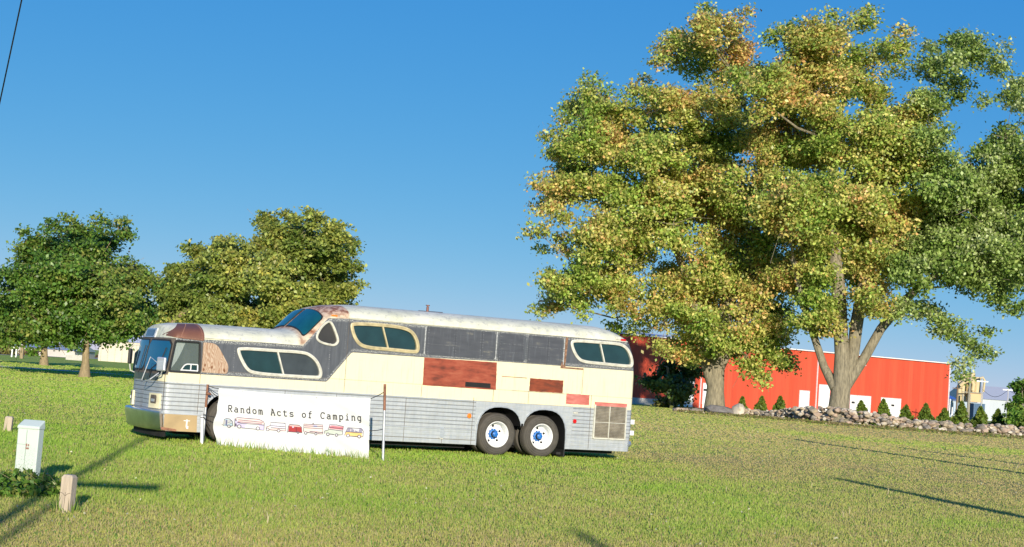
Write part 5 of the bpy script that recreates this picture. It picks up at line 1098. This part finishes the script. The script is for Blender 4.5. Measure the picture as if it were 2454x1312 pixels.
mb = MB(); mb.tube([(xat(2350), -2.2, zat(940, 2350, DSI)), (xat(2352), -2.2, zat(912, 2350, DSI)), (xat(2347), -2.2, zat(905, 2350, DSI)), (xat(2340), -2.2, zat(908, 2350, DSI))], .22, 8); mb.tube([(xat(2297), -1.5, zat(925, 2297, DSI)), (xat(2308), -1.8, zat(914, 2300, DSI)), (xat(2322), -1.8, zat(910, 2300, DSI)), (xat(2328), -1.8, zat(920, 2300, DSI)), (xat(2326), -1.8, zat(935, 2300, DSI))], .42, 8); mb.build('duct', M['buff'], silo, smooth=50)
mb = MB()
for px in (2303, 2316, 2320, 2348): mb.box(xat(px)-.14, xat(px)+.14, -2.1, -1.8, 0, zat(945, px, DSI))
for yy in (2303, 2318): mb.box(xat(2300), xat(2350), -2.3, -2.1, zat(941, yy, DSI), zat(941, yy, DSI)+.12)
mb.tube([(xat(2314), -2.3, 0), (xat(2318), -2.3, zat(893, 2318, DSI))], .22, 8); mb.build('frame', simple('grey_steel', (0.28, 0.26, 0.20), 0.6, 0.2), silo)
def shed(px0, px1, yt, yb, D, col, label, name='shed', depth=14, pitch=1.0):
    a = gpt(px0, D); b = gpt(px1, D); L = b[0]-a[0]; H = zat(yt, (px0+px1)/2, D); o = empty(name, tuple(a), 0, label, 'building')
    mb = MB(); mb.box(0, L, 0, depth, 0, H); mb.build('wall', simple('shed_wall', col, 0.7, var=0.06, scale=.4, stretch=(3, 3, .3)), o)
    mb = MB(); mb.add([(-.2, -.3, H+.004), (L+.2, -.3, H+.004), (L+.2, depth/2, H+pitch), (-.2, depth/2, H+pitch), (L+.2, depth+.3, H+.004), (-.2, depth+.3, H+.004)], [(0, 1, 2, 3), (3, 2, 4, 5), (0, 3, 5), (1, 4, 2), (0, 5, 4, 1)]); mb.build('roof', simple('shed_roof', (0.55, 0.56, 0.56), 0.6, var=0.05), o); return o
s1_ = shed(2278, 2345, 963, 1000, 312, (0.36, 0.44, 0.54), 'pale blue-grey shed under the buff silos', pitch=.3)
s2_ = shed(2342, 2520, 962, 1000, 330, (0.44, 0.48, 0.52), 'long pale low shed right of the silos', depth=24, pitch=3.0)
a = gpt(2337, 285); o = empty('container', tuple(a), 0, 'dark blue shipping container standing before the pale sheds', 'container'); z1 = zat(968, 2350, 285)
mb = MB(); L = 27*285/F_PX; mb.box(0, L, 0, 2.4, 0.1, z1-.1); mb.build('body', simple('navy_steel', (0.03, 0.09, 0.18), 0.6, var=0.15), o)
mb = MB()
for kk in range(7): mb.box(.08+kk*L/7, .08+kk*L/7+.1, -.04, -.003, .15, z1-.15)
mb.build('ribs', simple('navy_rib', (0.04, 0.12, 0.22), 0.6), o)
mb = MB(); mb.box(-.05, L+.05, -.05, 2.45, z1-.097, z1); mb.build('top_rail', bpy.data.materials['navy_rib'], o)
a = gpt(2279, 300); o = empty('canopy', tuple(a), 0, 'blue peaked canopy showing past the right corner of the barn', 'canopy'); z = zat(957, 2285, 300); L = 22*300/F_PX
mb = MB(); mb.add([(0, 0, z), (L, 0, z), (L, 4, z), (0, 4, z), (L*.0, 2, z+.9)], [(0, 1, 4), (1, 2, 4), (2, 3, 4), (3, 0, 4), (3, 2, 1, 0)]); mb.build('cover', simple('blue_tarp', (0.05, 0.13, 0.42), 0.6), o)
for x_ in (.1, L-.1):
    for y_ in (.1, 3.9): mb = MB(); mb.box(x_-.06, x_+.06, y_-.06, y_+.06, 0, z); mb.build('leg', M['galv'], o)
def pole_far(px, yt, D, label, r=.14, mat='pole'):
    a = gpt(px, D); o = empty('utility_pole', tuple(a), 0, label, 'utility pole', 'far utility poles'); H = zat(yt, px, D); mb = MB(); mb.tube([(0, 0, 0), (0, 0, H)], [r, r*.7], 8); mb.build('pole', M[mat], o)
    mb = MB(); mb.box(-.9, .9, -.06, .06, H-.7, H-.55); mb.build('crossarm', M[mat], o); return a, H
pole_far(2296, 923, 280, 'dark pole at the left side of the buff silos', .16)
p1_, h1_ = pole_far(2355, 905, 240, 'thin pale pole just right of the buff silos', .09, 'galv'); p2_, h2_ = pole_far(2418, 926, 250, 'thin pole between the silos and the right edge', .10, 'galv')
mb = MB(); A = Vector(p1_)+Vector((0, 0, h1_*.75)); B_ = Vector(p2_)+Vector((0, 0, h2_-.6)); E_ = B_+(B_-A)*1.0+Vector((0, 0, 1.0))
for (u_, v_) in ((A, B_), (B_, E_)): mb.tube([u_.lerp(v_, t/8)+Vector((0, 0, -1.2*math.sin(math.pi*t/8))) for t in range(9)], .035, 4)
o = mb.build('power_line', M['cable']); tag(o, 'thin sagging wire between the poles right of the silos', 'wire')

# house with vent pipe behind the bus
a = gpt(985, 150); o = empty('house', tuple(a), rad(8), 'dark roofed house behind the bus, only its ridge and vent pipe showing', 'house'); zr = zat(741, 1022, 150); L = 100*150/F_PX
M['shing'] = simple('dark_shingles', (0.10, 0.10, 0.11), 0.9, var=0.15)
mb = MB(); mb.box(0, L, 0, 9, 0, zr-2.2); mb.build('wall', simple('beige_siding', (0.45, 0.42, 0.36), 0.8), o)
mb = MB(); mb.add([(-.3, -.3, zr-2.197), (L+.3, -.3, zr-2.197), (L*.75, 4.5, zr), (L*.15, 4.5, zr), (L+.3, 9.3, zr-2.197), (-.3, 9.3, zr-2.197)], [(0, 1, 2, 3), (3, 2, 4, 5), (0, 3, 5), (1, 4, 2), (0, 5, 4, 1)]); rf_ = mb.build('roof', M['shing'], o)
mb = MB(); cx_ = 37*150/F_PX; mb.tube([(cx_, 4.3, zr-.5), (cx_, 4.3, zr+.42)], .13, 10); mb.tube([(cx_, 4.3, zr+.5), (cx_, 4.3, zr+.6)], .2, 10); mb.tube([(cx_, 4.3, zr+.38), (cx_, 4.3, zr+.52)], .07, 8); mb.build('vent_pipe', simple('brown_vent', (0.22, 0.10, 0.08), 0.6, .3), rf_)

# ================================================================== FAR LEFT
def lbox(px0, px1, yt, D, depth, col, name, label, cat):
    a = gpt(px0, D); b = gpt(px1, D); L = b[0]-a[0]; H = zat(yt, (px0+px1)/2, D); o = empty(name, tuple(a), 0, label, cat); mb = MB(); mb.box(0, L, 0, depth, 0, H); return o, mb, L, H, simple('wall_'+name, col, 0.8, var=0.08, scale=.5)
o, mb, L, H, m_ = lbox(232, 420, 822, 262, 16, (0.60, 0.54, 0.44), 'warehouse', 'cream metal warehouse seen under the left trees', 'building'); mb.build('wall', m_, o)
mb = MB(); mb.add([(-.3, -.3, H+.004), (L+.3, -.3, H+.004), (L+.3, 8, H+1.5), (-.3, 8, H+1.5), (L+.3, 16.3, H+.004), (-.3, 16.3, H+.004)], [(0, 1, 2, 3), (3, 2, 4, 5), (0, 3, 5), (1, 4, 2), (0, 5, 4, 1)]); mb.build('roof', M['white_paint'], o)
mb = MB()
for kx in range(int(L/1.2)): mb.box(.3+kx*1.2, .42+kx*1.2, -.06, -.004, 0, H-.1)
mb.build('wall_ribs', simple('cream_rib', (0.50, 0.45, 0.36), 0.8), o)
o, mb, L, H, m_ = lbox(-60, 175, 833, 290, 14, (0.50, 0.47, 0.42), 'long_shed', 'long grey-beige shed at the far left edge', 'building'); mb.build('wall', m_, o)
mb = MB(); mb.add([(-.3, -.3, H+.004), (L+.3, -.3, H+.004), (L+.3, 7, H+1.2), (-.3, 7, H+1.2), (L+.3, 14.3, H+.004), (-.3, 14.3, H+.004)], [(0, 1, 2, 3), (3, 2, 4, 5), (0, 3, 5), (1, 4, 2), (0, 5, 4, 1)]); mb.build('roof', M['galv'], o)
o, mb, L, H, m_ = lbox(-80, 30, 712, 420, 20, (0.50, 0.55, 0.62), 'factory', 'tall blue-grey factory far behind at the left edge', 'building'); mb.build('wall', m_, o); mb = MB(); mb.box(-.3, L+.3, -.3, 20.3, H+.004, H+.6); mb.build('roof', M['galv'], o)
o, mb, L, H, m_ = lbox(490, 545, 772, 300, 10, (0.68, 0.68, 0.66), 'gable_house', 'white house whose roof peeks between tree and bus', 'house'); mb.build('wall', m_, o)
mb = MB(); mb.add([(-.3, -.3, H+.004), (L+.3, -.3, H+.004), (L/2, 4, H+1.0), (L+.3, 10.3, H+.004), (-.3, 10.3, H+.004)], [(0, 1, 2), (1, 3, 2), (3, 4, 2), (4, 0, 2), (0, 4, 3, 1)]); mb.build('roof', M['galv'], o)
a = gnd(157, 862.5); b_ = gnd(200, 865.5); mb = MB(); yw_ = math.atan2(b_[1]-a[1], b_[0]-a[0]); L = float(np.linalg.norm(b_-a)); o = empty('concrete_block', tuple(a), yw_, 'low pale concrete block wall beyond the path, under the left trees', 'wall'); mb.box(0, L, 0, 1.5, 0, .75); mb.build('blocks', M['conc'], o, bevel=.03)
mb = MB(); mb.box(-.05, L+.05, -.05, 1.55, .754, .82); mb.build('coping', M['frame_w'], o)
a = gnd(28, 856); o = empty('sign_frame', tuple(a), 0, 'small white two-legged sign frame by the far road at the left', 'sign'); sc_ = a[1]/F_PX; W_ = 10*sc_; Hh = 28*sc_
for x_ in (0, W_): mb = MB(); mb.box(x_-.09, x_+.09, -.09, .09, 0, Hh-.004); mb.build('leg', M['white_paint'], o)
mb = MB(); mb.box(-.15, W_+.15, -.1, .1, Hh*.72, Hh); mb.build('board', M['white_paint'], o)
a = gnd(51.5, 860); o = empty('post', tuple(a), 0, 'plain tan wooden post by the far road at the left', 'post'); sc_ = a[1]/F_PX; mb = MB(); mb.box(-.2, .2, -.2, .2, 0, 32*sc_); mb.build('shaft', M['bark2'], o, bevel=.02); mb = MB(); mb.box(-.24, .24, -.24, .24, 32*sc_+.004, 32*sc_+.1); mb.build('cap', M['conc'], o)
# low picket fence by the road
a = gnd(235, 862); b_ = gnd(345, 871); L = float(np.linalg.norm(b_-a)); fe = empty('fence', tuple(a), math.atan2(b_[1]-a[1], b_[0]-a[0]), 'low pale rail fence along the far road under the left trees', 'fence'); mb = MB()
for kk in range(int(L/.9)): mb.box(kk*.9, kk*.9+.12, -.05, .05, 0, 1.1)
mb.build('pickets', M['frame_w'], fe); mb = MB(); mb.box(0, L, -.09, -.055, .85, .95); mb.box(0, L, -.09, -.055, .3, .4); mb.build('rail', M['frame_w'], fe)
# scrub
def scrub(px, py, wpx, hpx, N, col, label, seed):
    g = np.random.default_rng(seed); c = gnd(px, py); k = c[1]/F_PX; C_ = np.stack([(g.random(N)*2-1)*wpx/2*k, g.normal(size=N)*.8, g.random(N)**1.3*hpx*k], 1); Vv, Ff = leaf_quads(C_, .35, g, .2); cl = np.array(col)*(0.6+.8*g.random((N, 1)))
    o = empty('shrub', tuple(c), 0, label, 'shrub', 'low shrubs along the far road'); np_mesh('foliage', Vv, Ff, M['leaf'], o, cl); mb = MB(); mb.tube([(0, 0, 0), (0, 0, hpx*k*.6)], .06, 5); mb.build('stem', M['bark2'], o)
scrub(12, 850, 46, 22, 700, (0.20, 0.19, 0.05), 'yellow-green shrub at the far left edge beyond the road', 1); scrub(140, 855, 60, 12, 700, (0.26, 0.17, 0.08), 'low brown shrub left of the concrete block wall', 2); scrub(260, 860, 60, 7, 500, (0.25, 0.16, 0.08), 'low brown shrub in front of the cream warehouse', 3); scrub(70, 853, 40, 14, 500, (0.25, 0.18, 0.08), 'low tan shrub right of the tan post', 4)

# ================================================================== POLES OUT OF FRAME (their shadows fall on the lawn)
sd_ = np.array([math.sin(SH_AZ), math.cos(SH_AZ), 0])
def shadow_pole(tip_px, H, label, r=.16, arm=0.0, lean=0.0, extra=0.0):
    tip = gnd(*tip_px); base = tip-sd_*(H/math.tan(SUN_EL)); o = empty('utility_pole', tuple(base), math.atan2(sd_[1], sd_[0]), label, 'utility pole', 'utility poles outside the frame')
    mb = MB(); mb.tube([(0, 0, -.2), (0, 0, H)], [r, r*.7], 10); mb.build('pole', M['pole'], o, smooth=50)
    if arm: mb = MB(); mb.box(-.08, .08, -arm, .1, lean-.09, lean+.09) if False else mb.box(-.09, .09, -arm, .05, lean-.10, lean+.10); mb.build('crossarm', M['pole'], o)
    return base, H
PB, PH = shadow_pole((352, 1049), 9.5, 'wooden pole outside the frame at the left, its shadow reaching the bus', .10, arm=1.3, lean=6.4)
shadow_pole((1890, 1052), 9.0, 'wooden pole outside the frame at the right, casting the upper lawn shadow', .30)
shadow_pole((2150, 1073), 6.0, 'short stand-in pole added outside the frame at the right, to fork the upper lawn shadow', .22)  # added to thicken and fork the tall pole's shadow
shadow_pole((2000, 1147), 8.0, 'stand-in pole added outside the frame at the right, to cast the lower lawn shadow', .28)  # added pole, placed only so its shadow crosses the lower lawn
shadow_pole((150, 1203), 6.5, 'shorter wooden pole behind the viewer at the left, its shadow ending by the short post', .07)
PC, _ = shadow_pole((1370, 1275), 9.0, 'wooden pole behind the viewer, its shadow tip reaching the bottom of the lawn', .12)
# guy wire crossing the top-left corner
mb = MB(); ga = at(-51, 482, 16.0); gb = at(52, 0, 13.0); dv = gb-ga; g0 = ga-dv*(ga[2]/dv[2]); g1 = gb+dv*0.6
mb.tube([g0, g1], .0065, 6); o = mb.build('guy_wire', M['cable']); tag(o, 'thin dark wire slanting across the top left corner of the sky', 'wire')
